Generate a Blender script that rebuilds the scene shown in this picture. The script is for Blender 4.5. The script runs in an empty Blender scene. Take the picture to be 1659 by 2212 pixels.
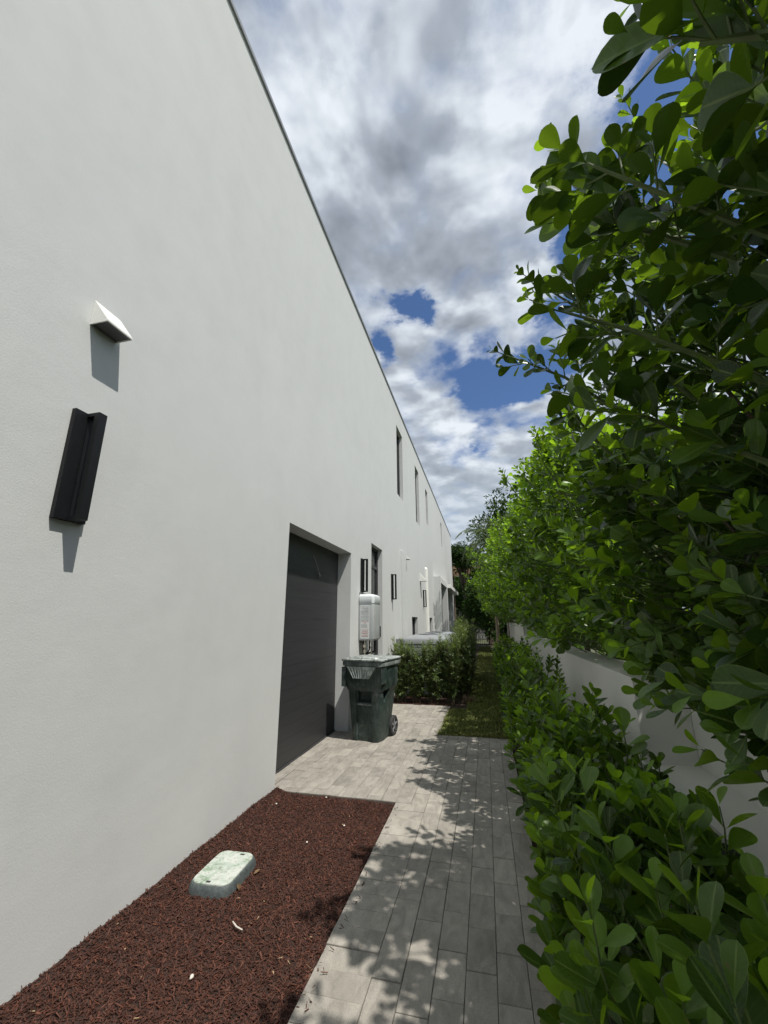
import bpy, bmesh, math, random
import numpy as np
from mathutils import Vector, Matrix, Quaternion, Euler
R = math.radians
rng = np.random.default_rng(7); random.seed(7)
S = bpy.context.scene
COL = S.collection
# ------------------------------------------------------------------ camera
cam = bpy.data.cameras.new('camera'); co = bpy.data.objects.new('camera', cam); COL.objects.link(co)
CAMH = 1.5
cam.sensor_fit = 'VERTICAL'; cam.sensor_height = 24.0
cam.lens = 24.0 * 869.7 / 2212.0
cam.clip_start = 0.02; cam.clip_end = 2000
co.matrix_world = Matrix.Translation((0, 0, CAMH)) @ Matrix.Rotation(R(13.549), 4, 'Z') @ Matrix.Rotation(R(90 + 15.16), 4, 'X') @ Matrix.Rotation(R(-0.3457), 4, 'Z')
S.camera = co
# ------------------------------------------------------------------ light
SUN_EL, SUN_AZ = 63.9, 120.0          # azimuth clockwise from +Y
S.view_settings.view_transform = 'Standard'; S.view_settings.look = 'None'
S.view_settings.exposure = 0.0; S.view_settings.gamma = 1.0; S.view_settings.use_curve_mapping = False
sl = bpy.data.lights.new('sun', 'SUN'); sl.energy = 4.9; sl.angle = R(0.53); sl.color = (1.0, 0.955, 0.88)
so = bpy.data.objects.new('sun', sl); COL.objects.link(so)
sd = Vector((math.sin(R(SUN_AZ)) * math.cos(R(SUN_EL)), math.cos(R(SUN_AZ)) * math.cos(R(SUN_EL)), math.sin(R(SUN_EL))))
so.rotation_euler = sd.to_track_quat('Z', 'Y').to_euler(); so.location = sd * 30

W = bpy.data.worlds.new('World'); S.world = W; W.use_nodes = True
wt = W.node_tree; wt.nodes.clear()
def wn(t, **k):
    n = wt.nodes.new(t)
    for a, b in k.items(): setattr(n, a, b)
    return n
def L(nt, a, b): nt.links.new(a, b)
def mth(nt, op, a, b=None, c=None, clamp=False):
    n = nt.nodes.new('ShaderNodeMath'); n.operation = op; n.use_clamp = clamp
    for i, v in enumerate((a, b, c)):
        if v is None: continue
        if isinstance(v, (int, float)): n.inputs[i].default_value = v
        else: nt.links.new(v, n.inputs[i])
    return n.outputs[0]
def mix(nt, f, a, b, mode='MIX'):
    n = nt.nodes.new('ShaderNodeMix'); n.data_type = 'RGBA'; n.blend_type = mode
    for i, v in ((0, f), (6, a), (7, b)):
        if isinstance(v, (int, float)): n.inputs[i].default_value = v
        elif isinstance(v, (tuple, list)): n.inputs[i].default_value = (*v[:3], 1)
        else: nt.links.new(v, n.inputs[i])
    return n.outputs[2]
def ramp(nt, f, stops, interp='LINEAR'):
    n = nt.nodes.new('ShaderNodeValToRGB'); n.color_ramp.interpolation = interp
    e = n.color_ramp.elements
    while len(e) < len(stops): e.new(0.5)
    for s, (p, c) in zip(e, stops):
        s.position = p; s.color = (*c[:3], 1) if isinstance(c, (tuple, list)) else (c, c, c, 1)
    nt.links.new(f, n.inputs[0]); return n.outputs[0]
def noise(nt, vec, scale, detail=4, rough=0.55, dist=0.0, out=0):
    n = nt.nodes.new('ShaderNodeTexNoise'); n.inputs['Scale'].default_value = scale
    n.inputs['Detail'].default_value = detail; n.inputs['Roughness'].default_value = rough
    n.inputs['Distortion'].default_value = dist
    if vec is not None: nt.links.new(vec, n.inputs['Vector'])
    return n.outputs[out]
sky = wn('ShaderNodeTexSky', sky_type='NISHITA'); sky.sun_disc = False
sky.sun_elevation = R(SUN_EL); sky.sun_rotation = R(SUN_AZ); sky.altitude = 0; sky.air_density = 1.0; sky.dust_density = 0.6; sky.ozone_density = 2.2
tc = wn('ShaderNodeTexCoord'); sep = wn('ShaderNodeSeparateXYZ'); L(wt, tc.outputs['Generated'], sep.inputs[0])
zz = mth(wt, 'ADD', mth(wt, 'MAXIMUM', sep.outputs[2], 0.0), 0.16)
px_ = mth(wt, 'DIVIDE', sep.outputs[0], zz); py_ = mth(wt, 'DIVIDE', sep.outputs[1], zz)
cmb = wn('ShaderNodeCombineXYZ'); L(wt, px_, cmb.inputs[0]); L(wt, py_, cmb.inputs[1])
P2 = cmb.outputs[0]
wn1 = noise(wt, P2, 5.0, 10, 0.54, 0.25)
wcol = noise(wt, P2, 8.0, 8, 0.62, 0.0, 1)
vm = wn('ShaderNodeVectorMath', operation='MULTIPLY_ADD'); L(wt, wcol, vm.inputs[0]); vm.inputs[1].default_value = (0.20, 0.20, 0); L(wt, P2, vm.inputs[2])
vs = wn('ShaderNodeVectorMath', operation='SUBTRACT'); L(wt, vm.outputs[0], vs.inputs[0]); vs.inputs[1].default_value = (0.10, 0.10, 0)
PW = vs.outputs[0]                     # warped cloud plane
def blob(x, y, rx, ry, ang=0.0):
    mp = wn('ShaderNodeMapping', vector_type='TEXTURE'); mp.inputs['Location'].default_value = (x, y, 0)
    mp.inputs['Rotation'].default_value = (0, 0, ang); mp.inputs['Scale'].default_value = (rx, ry, 1)
    L(wt, PW, mp.inputs[0])
    ln = wn('ShaderNodeVectorMath', operation='LENGTH'); L(wt, mp.outputs[0], ln.inputs[0])
    mr = wn('ShaderNodeMapRange', interpolation_type='SMOOTHSTEP'); L(wt, ln.outputs[1], mr.inputs[0])
    mr.inputs[1].default_value = 1.5; mr.inputs[2].default_value = 0.3; mr.inputs[3].default_value = 0; mr.inputs[4].default_value = 1
    return mr.outputs[0]
SKY_HOLES = [(-.13,.88,.07,.06,.4,1.0),(-.24,1.0,.04,.07,0,.6),(.10,1.25,.16,.12,-.3,1.3),(.20,1.20,.12,.12,0,.8),(.27,.76,.08,.12,0,.85),(.24,.99,.07,.08,0,.6),(.42,.50,.16,.22,0,1.0),(.05,1.60,.06,.15,0,.5),(-.12,1.12,.07,.1,0,.3),(.06,1.05,.06,.05,0,.3),(.12,1.45,.2,.06,.2,.3),(.55,.85,.2,.3,0,.6)]   # (x, y, rx, ry, angle, strength) on the cloud plane
SKY_DARK = [(-.18,.64,.17,.13,0,.30),(-.03,.80,.13,.09,0,.35),(.10,.48,.10,.08,0,-.4),(-.18,.36,.1,.06,0,-.35),(.17,.87,.08,.05,0,-.35)]
dens = mth(wt, 'MULTIPLY_ADD', wn1, 1.7, -0.08)
for (x, y, rx, ry, a, s) in SKY_HOLES:
    dens = mth(wt, 'SUBTRACT', dens, mth(wt, 'MULTIPLY', blob(x, y, rx, ry, a), s))
lowz = wn('ShaderNodeMapRange', interpolation_type='SMOOTHSTEP'); L(wt, sep.outputs[2], lowz.inputs[0]); lowz.inputs[1].default_value = 0.45; lowz.inputs[2].default_value = 0.22
dens = mth(wt, 'ADD', dens, mth(wt, 'MULTIPLY', lowz.outputs[0], 0.12))
cmask = wn('ShaderNodeMapRange', interpolation_type='SMOOTHSTEP'); L(wt, dens, cmask.inputs[0])
cmask.inputs[1].default_value = 0.20; cmask.inputs[2].default_value = 0.82
thick = noise(wt, P2, 3.4, 6, 0.48, 0.3)
thick = mth(wt, 'MULTIPLY_ADD', thick, 1.4, -0.34)
vo = wn('ShaderNodeVectorMath', operation='ADD'); L(wt, P2, vo.inputs[0]); vo.inputs[1].default_value = (0.018, -0.055, 0)
wn2 = noise(wt, vo.outputs[0], 4.2, 4, 0.5, 0.2); wn3 = noise(wt, P2, 4.2, 4, 0.5, 0.2)
lit = mth(wt, 'MULTIPLY', mth(wt, 'SUBTRACT', wn3, wn2), 2.6)
thick = mth(wt, 'SUBTRACT', thick, lit)
for (x, y, rx, ry, a, s) in SKY_DARK:
    thick = mth(wt, 'ADD', thick, mth(wt, 'MULTIPLY', blob(x, y, rx, ry, a), s))
thick = mth(wt, 'MULTIPLY', thick, mth(wt, 'MULTIPLY_ADD', dens, 1.5, -0.1, clamp=True), clamp=True)
ccol = ramp(wt, thick, [(0.0, (0.84, 0.89, 0.95)), (0.22, (0.66, 0.72, 0.79)), (0.5, (0.42, 0.47, 0.54)), (1.0, (0.25, 0.28, 0.335))])
ccol = mix(wt, mth(wt, 'MULTIPLY', lowz.outputs[0], 0.65), ccol, (0.50, 0.585, 0.68))
skyc = mix(wt, 1.0, sky.outputs[0], (0.080, 0.096, 0.118), 'MULTIPLY')
fin = mix(wt, cmask.outputs[0], skyc, ccol)
bg = wn('ShaderNodeBackground'); bg.inputs[1].default_value = 1.0; L(wt, fin, bg.inputs[0])
wo = wn('ShaderNodeOutputWorld'); L(wt, bg.outputs[0], wo.inputs[0])
# ------------------------------------------------------------------ materials
MATS = {}
def newmat(name):
    m = bpy.data.materials.new(name); m.use_nodes = True
    nt = m.node_tree; b = nt.nodes['Principled BSDF']; MATS[name] = m
    return m, nt, b
def setb(b, **k):
    for a, v in k.items():
        a = a.replace('_', ' ')
        if a in b.inputs: b.inputs[a].default_value = v
def objco(nt):
    return nt.nodes.new('ShaderNodeTexCoord').outputs['Object']
def simple(name, c, rough=0.6, var=0.12, scale=8, bump=0.0, bscale=60, metal=0.0, spec=0.5, detail=5):
    m, nt, b = newmat(name)
    o = objco(nt); n = noise(nt, o, scale, detail, 0.6)
    c2 = tuple(min(1, x * (1 + var)) for x in c); c1 = tuple(x * (1 - var) for x in c)
    L(nt, ramp(nt, n, [(0.3, c1), (0.7, c2)]), b.inputs['Base Color'])
    b.inputs['Roughness'].default_value = rough; b.inputs['Metallic'].default_value = metal
    b.inputs['Specular IOR Level'].default_value = spec
    if bump:
        bn = nt.nodes.new('ShaderNodeBump'); bn.inputs['Strength'].default_value = bump; bn.inputs['Distance'].default_value = 0.01
        L(nt, noise(nt, o, bscale, 6, 0.65), bn.inputs['Height']); L(nt, bn.outputs[0], b.inputs['Normal'])
    return m
# white stucco
def stucco(name, base):
    m, nt, b = newmat(name); o = objco(nt)
    n1 = noise(nt, o, 0.55, 5, 0.6, 0.5); n2 = noise(nt, o, 3.2, 6, 0.6)
    mp = nt.nodes.new('ShaderNodeMapping'); mp.inputs['Scale'].default_value = (3, 3, 0.35); L(nt, o, mp.inputs[0])
    n3 = noise(nt, mp.outputs[0], 1.2, 5, 0.6)
    f = mth(nt, 'ADD', mth(nt, 'MULTIPLY', n1, 0.45), mth(nt, 'ADD', mth(nt, 'MULTIPLY', n2, 0.38), mth(nt, 'MULTIPLY', n3, 0.17)))
    L(nt, ramp(nt, f, [(0.3, tuple(x * 0.93 for x in base)), (0.5, base), (0.72, tuple(min(1, x * 1.05) for x in base))]), b.inputs['Base Color'])
    b.inputs['Roughness'].default_value = 0.82; b.inputs['Specular IOR Level'].default_value = 0.25
    mt = nt.nodes.new('ShaderNodeMapping'); mt.inputs['Rotation'].default_value = (0.9, 0, 0); mt.inputs['Scale'].default_value = (6, 3, 14); L(nt, o, mt.inputs[0])
    h = mth(nt, 'ADD', mth(nt, 'ADD', mth(nt, 'MULTIPLY', noise(nt, o, 5, 4, 0.5), 0.6), mth(nt, 'MULTIPLY', noise(nt, mt.outputs[0], 1.2, 4, 0.55), 0.10)), mth(nt, 'MULTIPLY', noise(nt, o, 110, 5, 0.7), 0.30))
    bn = nt.nodes.new('ShaderNodeBump'); bn.inputs['Strength'].default_value = 0.55; bn.inputs['Distance'].default_value = 0.006
    L(nt, h, bn.inputs['Height']); L(nt, bn.outputs[0], b.inputs['Normal'])
    return m
stucco('stucco', (0.60, 0.613, 0.606)); stucco('garden_wall', (0.74, 0.74, 0.72))
simple('trim_white', (0.80, 0.80, 0.76), 0.45, 0.03, 6)
simple('mesh_dark', (0.09, 0.09, 0.09), 0.7, 0.3, 300)
simple('black_metal', (0.0065, 0.0075, 0.009), 0.5, 0.25, 14, 0.15, 200, spec=0.3)
simple('frame_grey', (0.055, 0.056, 0.058), 0.5, 0.1, 20)
simple('coping', (0.30, 0.31, 0.32), 0.45, 0.1, 5, metal=0.3)
m, nt, b = newmat('glass_dark'); setb(b, Base_Color=(0.02, 0.024, 0.028, 1), Roughness=0.06); b.inputs['Specular IOR Level'].default_value = 0.8
L(nt, ramp(nt, noise(nt, objco(nt), 1.3, 3), [(0.3, (0.012, 0.014, 0.016)), (0.7, (0.05, 0.055, 0.06))]), b.inputs['Base Color'])
# garage door: charcoal with fine horizontal grain
m, nt, b = newmat('garage_door'); o = objco(nt)
mp = nt.nodes.new('ShaderNodeMapping'); mp.inputs['Scale'].default_value = (1, 1.0, 60); L(nt, o, mp.inputs[0])
g = noise(nt, mp.outputs[0], 2.0, 5, 0.7)
L(nt, ramp(nt, g, [(0.3, (0.022, 0.0225, 0.025)), (0.7, (0.036, 0.0365, 0.040))]), b.inputs['Base Color']); b.inputs['Roughness'].default_value = 0.5
bn = nt.nodes.new('ShaderNodeBump'); bn.inputs['Strength'].default_value = 0.25; bn.inputs['Distance'].default_value = 0.003
L(nt, g, bn.inputs['Height']); L(nt, bn.outputs[0], b.inputs['Normal'])
# paver
m, nt, b = newmat('paver'); o = objco(nt)
at = nt.nodes.new('ShaderNodeAttribute'); at.attribute_name = 'rnd'
vadd = nt.nodes.new('ShaderNodeVectorMath'); vadd.operation = 'MULTIPLY_ADD'; vadd.inputs[1].default_value = (9, 7, 5)
cb = nt.nodes.new('ShaderNodeCombineXYZ'); [L(nt, at.outputs['Fac'], cb.inputs[i]) for i in range(3)]
L(nt, cb.outputs[0], vadd.inputs[0]); L(nt, o, vadd.inputs[2])
mp = nt.nodes.new('ShaderNodeMapping'); L(nt, vadd.outputs[0], mp.inputs[0]); mp.inputs['Scale'].default_value = (9, 3.2, 3)
L(nt, mth(nt, 'MULTIPLY', at.outputs['Fac'], 2.6), mp.inputs['Rotation'])
vein = noise(nt, mp.outputs[0], 1.3, 6, 0.6, 1.2)
c0 = ramp(nt, at.outputs['Fac'], [(0, (0.262, 0.244, 0.215)), (0.5, (0.300, 0.281, 0.248)), (1, (0.328, 0.306, 0.270))])
c1 = ramp(nt, vein, [(0.35, 0.78), (0.5, 0.97), (0.62, 1.1)])
c2 = ramp(nt, noise(nt, o, 260, 3, 0.8), [(0.3, 0.72), (0.5, 1.0), (0.7, 1.25)])
c3 = ramp(nt, noise(nt, o, 2.4, 7, 0.7, 0.6), [(0.3, 0.80), (0.5, 1.0), (0.7, 1.12)])
L(nt, mix(nt, 1, mix(nt, 1, mix(nt, 1, c0, c1, 'MULTIPLY'), c2, 'MULTIPLY'), c3, 'MULTIPLY'), b.inputs['Base Color'])
b.inputs['Roughness'].default_value = 0.8; b.inputs['Specular IOR Level'].default_value = 0.3
bn = nt.nodes.new('ShaderNodeBump'); bn.inputs['Strength'].default_value = 0.5; bn.inputs['Distance'].default_value = 0.0025
L(nt, noise(nt, o, 190, 5, 0.75), bn.inputs['Height']); L(nt, bn.outputs[0], b.inputs['Normal'])
simple('joint_sand', (0.11, 0.10, 0.088), 0.95, 0.3, 60)
# mulch
simple('mulch_soil', (0.030, 0.014, 0.010), 0.95, 0.5, 40, 0.8, 60)
m, nt, b = newmat('mulch_chip')
at = nt.nodes.new('ShaderNodeAttribute'); at.attribute_name = 'rnd'
c0 = ramp(nt, at.outputs['Fac'], [(0, (0.030, 0.011, 0.006)), (0.5, (0.072, 0.0225, 0.0115)), (0.9, (0.150, 0.048, 0.025)), (0.985, (0.18, 0.10, 0.06)), (1, (0.42, 0.3, 0.17))])
L(nt, mix(nt, 1, c0, ramp(nt, noise(nt, objco(nt), 150, 4, 0.7), [(0.3, 0.6), (0.7, 1.25)]), 'MULTIPLY'), b.inputs['Base Color']); b.inputs['Roughness'].default_value = 0.8
simple('soil', (0.035, 0.024, 0.017), 0.95, 0.4, 20, 0.7, 40)
simple('ground', (0.075, 0.085, 0.04), 0.95, 0.35, 3, 0.6, 30)
m, nt, b = newmat('grass_blade')
at = nt.nodes.new('ShaderNodeAttribute'); at.attribute_name = 'rnd'
L(nt, ramp(nt, at.outputs['Fac'], [(0, (0.06, 0.095, 0.016)), (0.6, (0.17, 0.20, 0.035)), (0.85, (0.20, 0.20, 0.05)), (1, (0.40, 0.32, 0.16))]), b.inputs['Base Color']); b.inputs['Roughness'].default_value = 0.6
# leaves
def leafmat(name, top_d, top_l, back, trans, tw=0.35, rough=0.34, rib=True, spec=0.45, veins=False):
    m, nt, b = newmat(name)
    a = nt.nodes.new('ShaderNodeAttribute'); a.attribute_name = 'rnd'
    c = ramp(nt, a.outputs['Fac'], [(0, top_d), (0.45, tuple(d_ * .62 + l_ * .38 for d_, l_ in zip(top_d, top_l))), (0.85, top_l), (1.0, tuple(x * 1.25 for x in top_l))])
    c = mix(nt, 1, c, ramp(nt, noise(nt, objco(nt), 35, 4, 0.6), [(0.3, 0.8), (0.7, 1.15)]), 'MULTIPLY')
    geo = nt.nodes.new('ShaderNodeNewGeometry')
    if rib:
        rb = nt.nodes.new('ShaderNodeAttribute'); rb.attribute_name = 'rib'
        c = mix(nt, ramp(nt, rb.outputs['Fac'], [(0.0, 0.65), (0.10, 0.0), (0.93, 0.0), (1.0, 0.45)]), c, (0.20, 0.27, 0.08))
    if veins:
        tl = nt.nodes.new('ShaderNodeAttribute'); tl.attribute_name = 'tl'
        wv = mth(nt, 'SINE', mth(nt, 'MULTIPLY_ADD', tl.outputs['Fac'], 62.0, mth(nt, 'MULTIPLY', rb.outputs['Fac'], -11.0)))
        c = mix(nt, mth(nt, 'MULTIPLY', ramp(nt, wv, [(0.8, 0.0), (1.0, 1.0)]), 0.22), c, (0.14, 0.20, 0.06))
        sp = noise(nt, objco(nt), 55, 2, 0.5)
        c = mix(nt, ramp(nt, sp, [(0.70, 0.0), (0.74, 0.8)]), c, (0.11, 0.085, 0.035))
        L(nt, ramp(nt, noise(nt, objco(nt), 14, 4, 0.6), [(0.3, 0.20), (0.7, 0.48)]), b.inputs['Roughness'])
    cc = mix(nt, geo.outputs['Backfacing'], c, back)
    L(nt, cc, b.inputs['Base Color']); (None if veins else setattr(b.inputs['Roughness'], 'default_value', rough)); b.inputs['Specular IOR Level'].default_value = spec
    tr = nt.nodes.new('ShaderNodeBsdfTranslucent')
    L(nt, mix(nt, a.outputs['Fac'], tuple(x * .5 for x in trans), tuple(x * 1.6 for x in trans)), tr.inputs[0])
    ms = nt.nodes.new('ShaderNodeMixShader'); L(nt, mth(nt, 'MULTIPLY_ADD', a.outputs['Fac'], 1.5 * tw, 0.18 * tw), ms.inputs[0])
    L(nt, b.outputs[0], ms.inputs[1]); L(nt, tr.outputs[0], ms.inputs[2])
    L(nt, ms.outputs[0], nt.nodes['Material Output'].inputs[0])
    bn = nt.nodes.new('ShaderNodeBump'); bn.inputs['Strength'].default_value = 0.15; bn.inputs['Distance'].default_value = 0.002
    L(nt, noise(nt, objco(nt), 90, 3, 0.6), bn.inputs['Height']); L(nt, bn.outputs[0], b.inputs['Normal'])
    return m
leafmat('clusia_leaf', (0.011, 0.033, 0.006), (0.098, 0.19, 0.022), (0.040, 0.088, 0.018), (0.30, 0.50, 0.02), 0.28, 0.27, veins=True, spec=0.30)
leafmat('podo_leaf', (0.026, 0.052, 0.016), (0.14, 0.20, 0.045), (0.07, 0.10, 0.04), (0.18, 0.25, 0.035), 0.22, 0.45, False)
leafmat('tree_leaf', (0.014, 0.034, 0.007), (0.045, 0.09, 0.016), (0.03, 0.06, 0.014), (0.07, 0.14, 0.012), 0.2, 0.7, False, 0.15)
leafmat('palm_leaf', (0.05, 0.08, 0.03), (0.10, 0.14, 0.05), (0.09, 0.12, 0.05), (0.13, 0.18, 0.03), 0.2, 0.45, False)
leafmat('dry_leaf', (0.16, 0.10, 0.05), (0.32, 0.22, 0.13), (0.25, 0.18, 0.11), (0.2, 0.13, 0.06), 0.1, 0.8, False)
simple('stem_green', (0.10, 0.14, 0.045), 0.6, 0.25, 30)
simple('stem_brown', (0.10, 0.075, 0.05), 0.8, 0.35, 25, 0.6, 90)
simple('palm_bark', (0.26, 0.21, 0.16), 0.85, 0.3, 12, 0.5, 40)
simple('thatch', (0.20, 0.15, 0.10), 0.9, 0.45, 25, 0.6, 60)
# bin
m, nt, b = newmat('bin_green'); o = objco(nt)
n1 = noise(nt, o, 5, 8, 0.7, 0.6); n2 = noise(nt, o, 28, 6, 0.75, 0.5)
mp = nt.nodes.new('ShaderNodeMapping'); mp.inputs['Scale'].default_value = (22, 22, 2.5); L(nt, o, mp.inputs[0])
n3 = noise(nt, mp.outputs[0], 1.5, 6, 0.7)
f = mth(nt, 'ADD', mth(nt, 'MULTIPLY', n1, 0.5), mth(nt, 'ADD', mth(nt, 'MULTIPLY', n2, 0.25), mth(nt, 'MULTIPLY', n3, 0.25)))
L(nt, ramp(nt, f, [(0.3, (0.010, 0.019, 0.016)), (0.45, (0.020, 0.036, 0.031)), (0.54, (0.055, 0.078, 0.071)), (0.63, (0.20, 0.225, 0.215))]), b.inputs['Base Color'])
L(nt, ramp(nt, n1, [(0.3, 0.35), (0.7, 0.65)]), b.inputs['Roughness'])
bn = nt.nodes.new('ShaderNodeBump'); bn.inputs['Strength'].default_value = 0.5; bn.inputs['Distance'].default_value = 0.006
L(nt, n2, bn.inputs['Height']); L(nt, bn.outputs[0], b.inputs['Normal'])
m, nt, b = newmat('bin_worn'); o = objco(nt)
n1 = noise(nt, o, 9, 8, 0.75, 0.8); mp = nt.nodes.new('ShaderNodeMapping'); mp.inputs['Scale'].default_value = (60, 10, 4); L(nt, o, mp.inputs[0])
n2 = noise(nt, mp.outputs[0], 1.0, 5, 0.7)
f = mth(nt, 'ADD', mth(nt, 'MULTIPLY', n1, 0.6), mth(nt, 'MULTIPLY', n2, 0.4))
L(nt, ramp(nt, f, [(0.34, (0.035, 0.055, 0.05)), (0.48, (0.13, 0.155, 0.145)), (0.62, (0.30, 0.33, 0.315))]), b.inputs['Base Color']); b.inputs['Roughness'].default_value = 0.5
m, nt, b = newmat('bin_lid'); o = objco(nt)
f = noise(nt, o, 12, 8, 0.75, 1.0)
L(nt, ramp(nt, f, [(0.38, (0.04, 0.05, 0.045)), (0.46, (0.27, 0.30, 0.285)), (0.7, (0.52, 0.55, 0.535))]), b.inputs['Base Color']); b.inputs['Roughness'].default_value = 0.35
simple('rubber', (0.035, 0.035, 0.036), 0.8, 0.3, 30, 0.3, 80)
simple('hub_grey', (0.16, 0.165, 0.17), 0.5, 0.3, 30)
simple('heater_grey', (0.50, 0.525, 0.53), 0.35, 0.04, 5)
simple('heater_cap', (0.60, 0.63, 0.645), 0.4, 0.04, 5)
simple('label_paper', (0.62, 0.635, 0.63), 0.5, 0.03, 20)
simple('ink_grey', (0.33, 0.345, 0.35), 0.6, 0.1, 60)
simple('ink_red', (0.42, 0.13, 0.12), 0.6, 0.1, 60)
simple('ink_black', (0.05, 0.05, 0.05), 0.6, 0.1, 60)
simple('brass', (0.55, 0.50, 0.42), 0.35, 0.1, 30, metal=0.6)
simple('ac_grey', (0.25, 0.265, 0.275), 0.4, 0.06, 5)
simple('ac_dark', (0.10, 0.11, 0.12), 0.6, 0.1, 50)
m, nt, b = newmat('valve_lid'); o = objco(nt)
n1 = noise(nt, o, 14, 7, 0.7, 0.6); n2 = noise(nt, o, 45, 5, 0.7)
c = ramp(nt, n1, [(0.36, (0.16, 0.24, 0.15)), (0.45, (0.36, 0.42, 0.36)), (0.6, (0.50, 0.53, 0.49))])
L(nt, mix(nt, ramp(nt, n2, [(0.54, 0.0), (0.64, 0.6)]), c, (0.17, 0.13, 0.09)), b.inputs['Base Color']); b.inputs['Roughness'].default_value = 0.6
bn = nt.nodes.new('ShaderNodeBump'); bn.inputs['Strength'].default_value = 0.3; bn.inputs['Distance'].default_value = 0.002
L(nt, noise(nt, o, 160, 2), bn.inputs['Height']); L(nt, bn.outputs[0], b.inputs['Normal'])
simple('valve_body', (0.07, 0.085, 0.085), 0.6, 0.35, 30, 0.3, 60)
simple('stone_wall', (0.22, 0.21, 0.20), 0.9, 0.5, 4, 0.8, 12)
simple('pebble', (0.62, 0.58, 0.52), 0.7, 0.15, 20)
simple('fence_dark', (0.02, 0.02, 0.018), 0.7, 0.3, 20)
# ------------------------------------------------------------------ builders
ORG = {}
def org(o): return ORG.get(o.name, Vector((0, 0, 0)))
def tag(o, label=None, cat=None, group=None, kind=None):
    if label: o['label'] = label
    if cat: o['category'] = cat
    if group: o['group'] = group
    if kind: o['kind'] = kind
    return o
def thing(name, label, cat, loc, group=None):
    o = bpy.data.objects.new(name, None); COL.objects.link(o); o.location = loc; o.empty_display_size = 0.1
    ORG[o.name] = Vector(loc); return tag(o, label, cat, group)
class MB:
    def __init__(s): s.v = []; s.f = []; s.sm = []; s.rnd = None
    def add(s, vs, fs, smooth=False):
        k = len(s.v); s.v += [tuple(v) for v in vs]; s.f += [tuple(i + k for i in f) for f in fs]; s.sm += [smooth] * len(fs)
    def box(s, x0, x1, y0, y1, z0, z1, bev=0.0):
        if bev:
            bm = bmesh.new(); bmesh.ops.create_cube(bm, size=1)
            for v in bm.verts: v.co = ((x0 + x1) / 2 + v.co.x * (x1 - x0), (y0 + y1) / 2 + v.co.y * (y1 - y0), (z0 + z1) / 2 + v.co.z * (z1 - z0))
            bmesh.ops.bevel(bm, geom=list(bm.edges), offset=bev, segments=3, profile=0.5, affect='EDGES')
            bm.verts.index_update(); s.add([v.co[:] for v in bm.verts], [[v.index for v in f.verts] for f in bm.faces], True); bm.free(); return s
        vs = [(x, y, z) for z in (z0, z1) for y in (y0, y1) for x in (x0, x1)]
        s.add(vs, [(0, 2, 3, 1), (4, 5, 7, 6), (0, 1, 5, 4), (2, 6, 7, 3), (0, 4, 6, 2), (1, 3, 7, 5)]); return s
    def quad(s, *p): s.add(p, [tuple(range(len(p)))]); return s
    def prism(s, poly, axis, a0, a1):
        n = len(poly)
        def P(u, w, a): return {'x': (a, u, w), 'y': (u, a, w), 'z': (u, w, a)}[axis]
        vs = [P(u, w, a0) for u, w in poly] + [P(u, w, a1) for u, w in poly]
        s.add(vs, [tuple(range(n))[::-1], tuple(range(n, 2 * n))] + [(i, (i + 1) % n, n + (i + 1) % n, n + i) for i in range(n)]); return s
    def tube(s, pts, rad, n=6, cap=True):
        pts = [Vector(p) for p in pts]
        if isinstance(rad, (int, float)): rad = [rad] * len(pts)
        vs = []; up = Vector((0.3, 0.9, 0.2))
        for i, p in enumerate(pts):
            d = (pts[min(i + 1, len(pts) - 1)] - pts[max(i - 1, 0)])
            if d.length < 1e-6: d = Vector((0, 0, 1))
            d.normalize(); a = d.cross(up)
            if a.length < 1e-3: a = d.cross(Vector((1, 0, 0)))
            a.normalize(); b_ = d.cross(a)
            for k in range(n):
                t = 2 * math.pi * k / n; vs.append(p + (a * math.cos(t) + b_ * math.sin(t)) * rad[i])
        fs = [(i * n + k, i * n + (k + 1) % n, (i + 1) * n + (k + 1) % n, (i + 1) * n + k) for i in range(len(pts) - 1) for k in range(n)]
        if cap: fs += [tuple(range(n))[::-1], tuple((len(pts) - 1) * n + k for k in range(n))]
        s.add(vs, fs, True); return s
    def build(s, name, mat, parent=None, fixn=True):
        me = bpy.data.meshes.new(name); o_ = org(parent) if parent else Vector((0, 0, 0))
        me.from_pydata([(v[0] - o_.x, v[1] - o_.y, v[2] - o_.z) for v in s.v], [], s.f)
        me.polygons.foreach_set('use_smooth', s.sm)
        if fixn:
            bm = bmesh.new(); bm.from_mesh(me); bmesh.ops.recalc_face_normals(bm, faces=bm.faces); bm.to_mesh(me); bm.free()
        if any(s.sm):
            try: me.set_sharp_from_angle(angle=R(40))
            except Exception: pass
        ms = mat if isinstance(mat, (list, tuple)) else [mat]
        for q in ms: me.materials.append(MATS[q])
        o = bpy.data.objects.new(name, me); COL.objects.link(o)
        if parent: o.parent = parent
        ORG[o.name] = o_.copy(); return o
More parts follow.
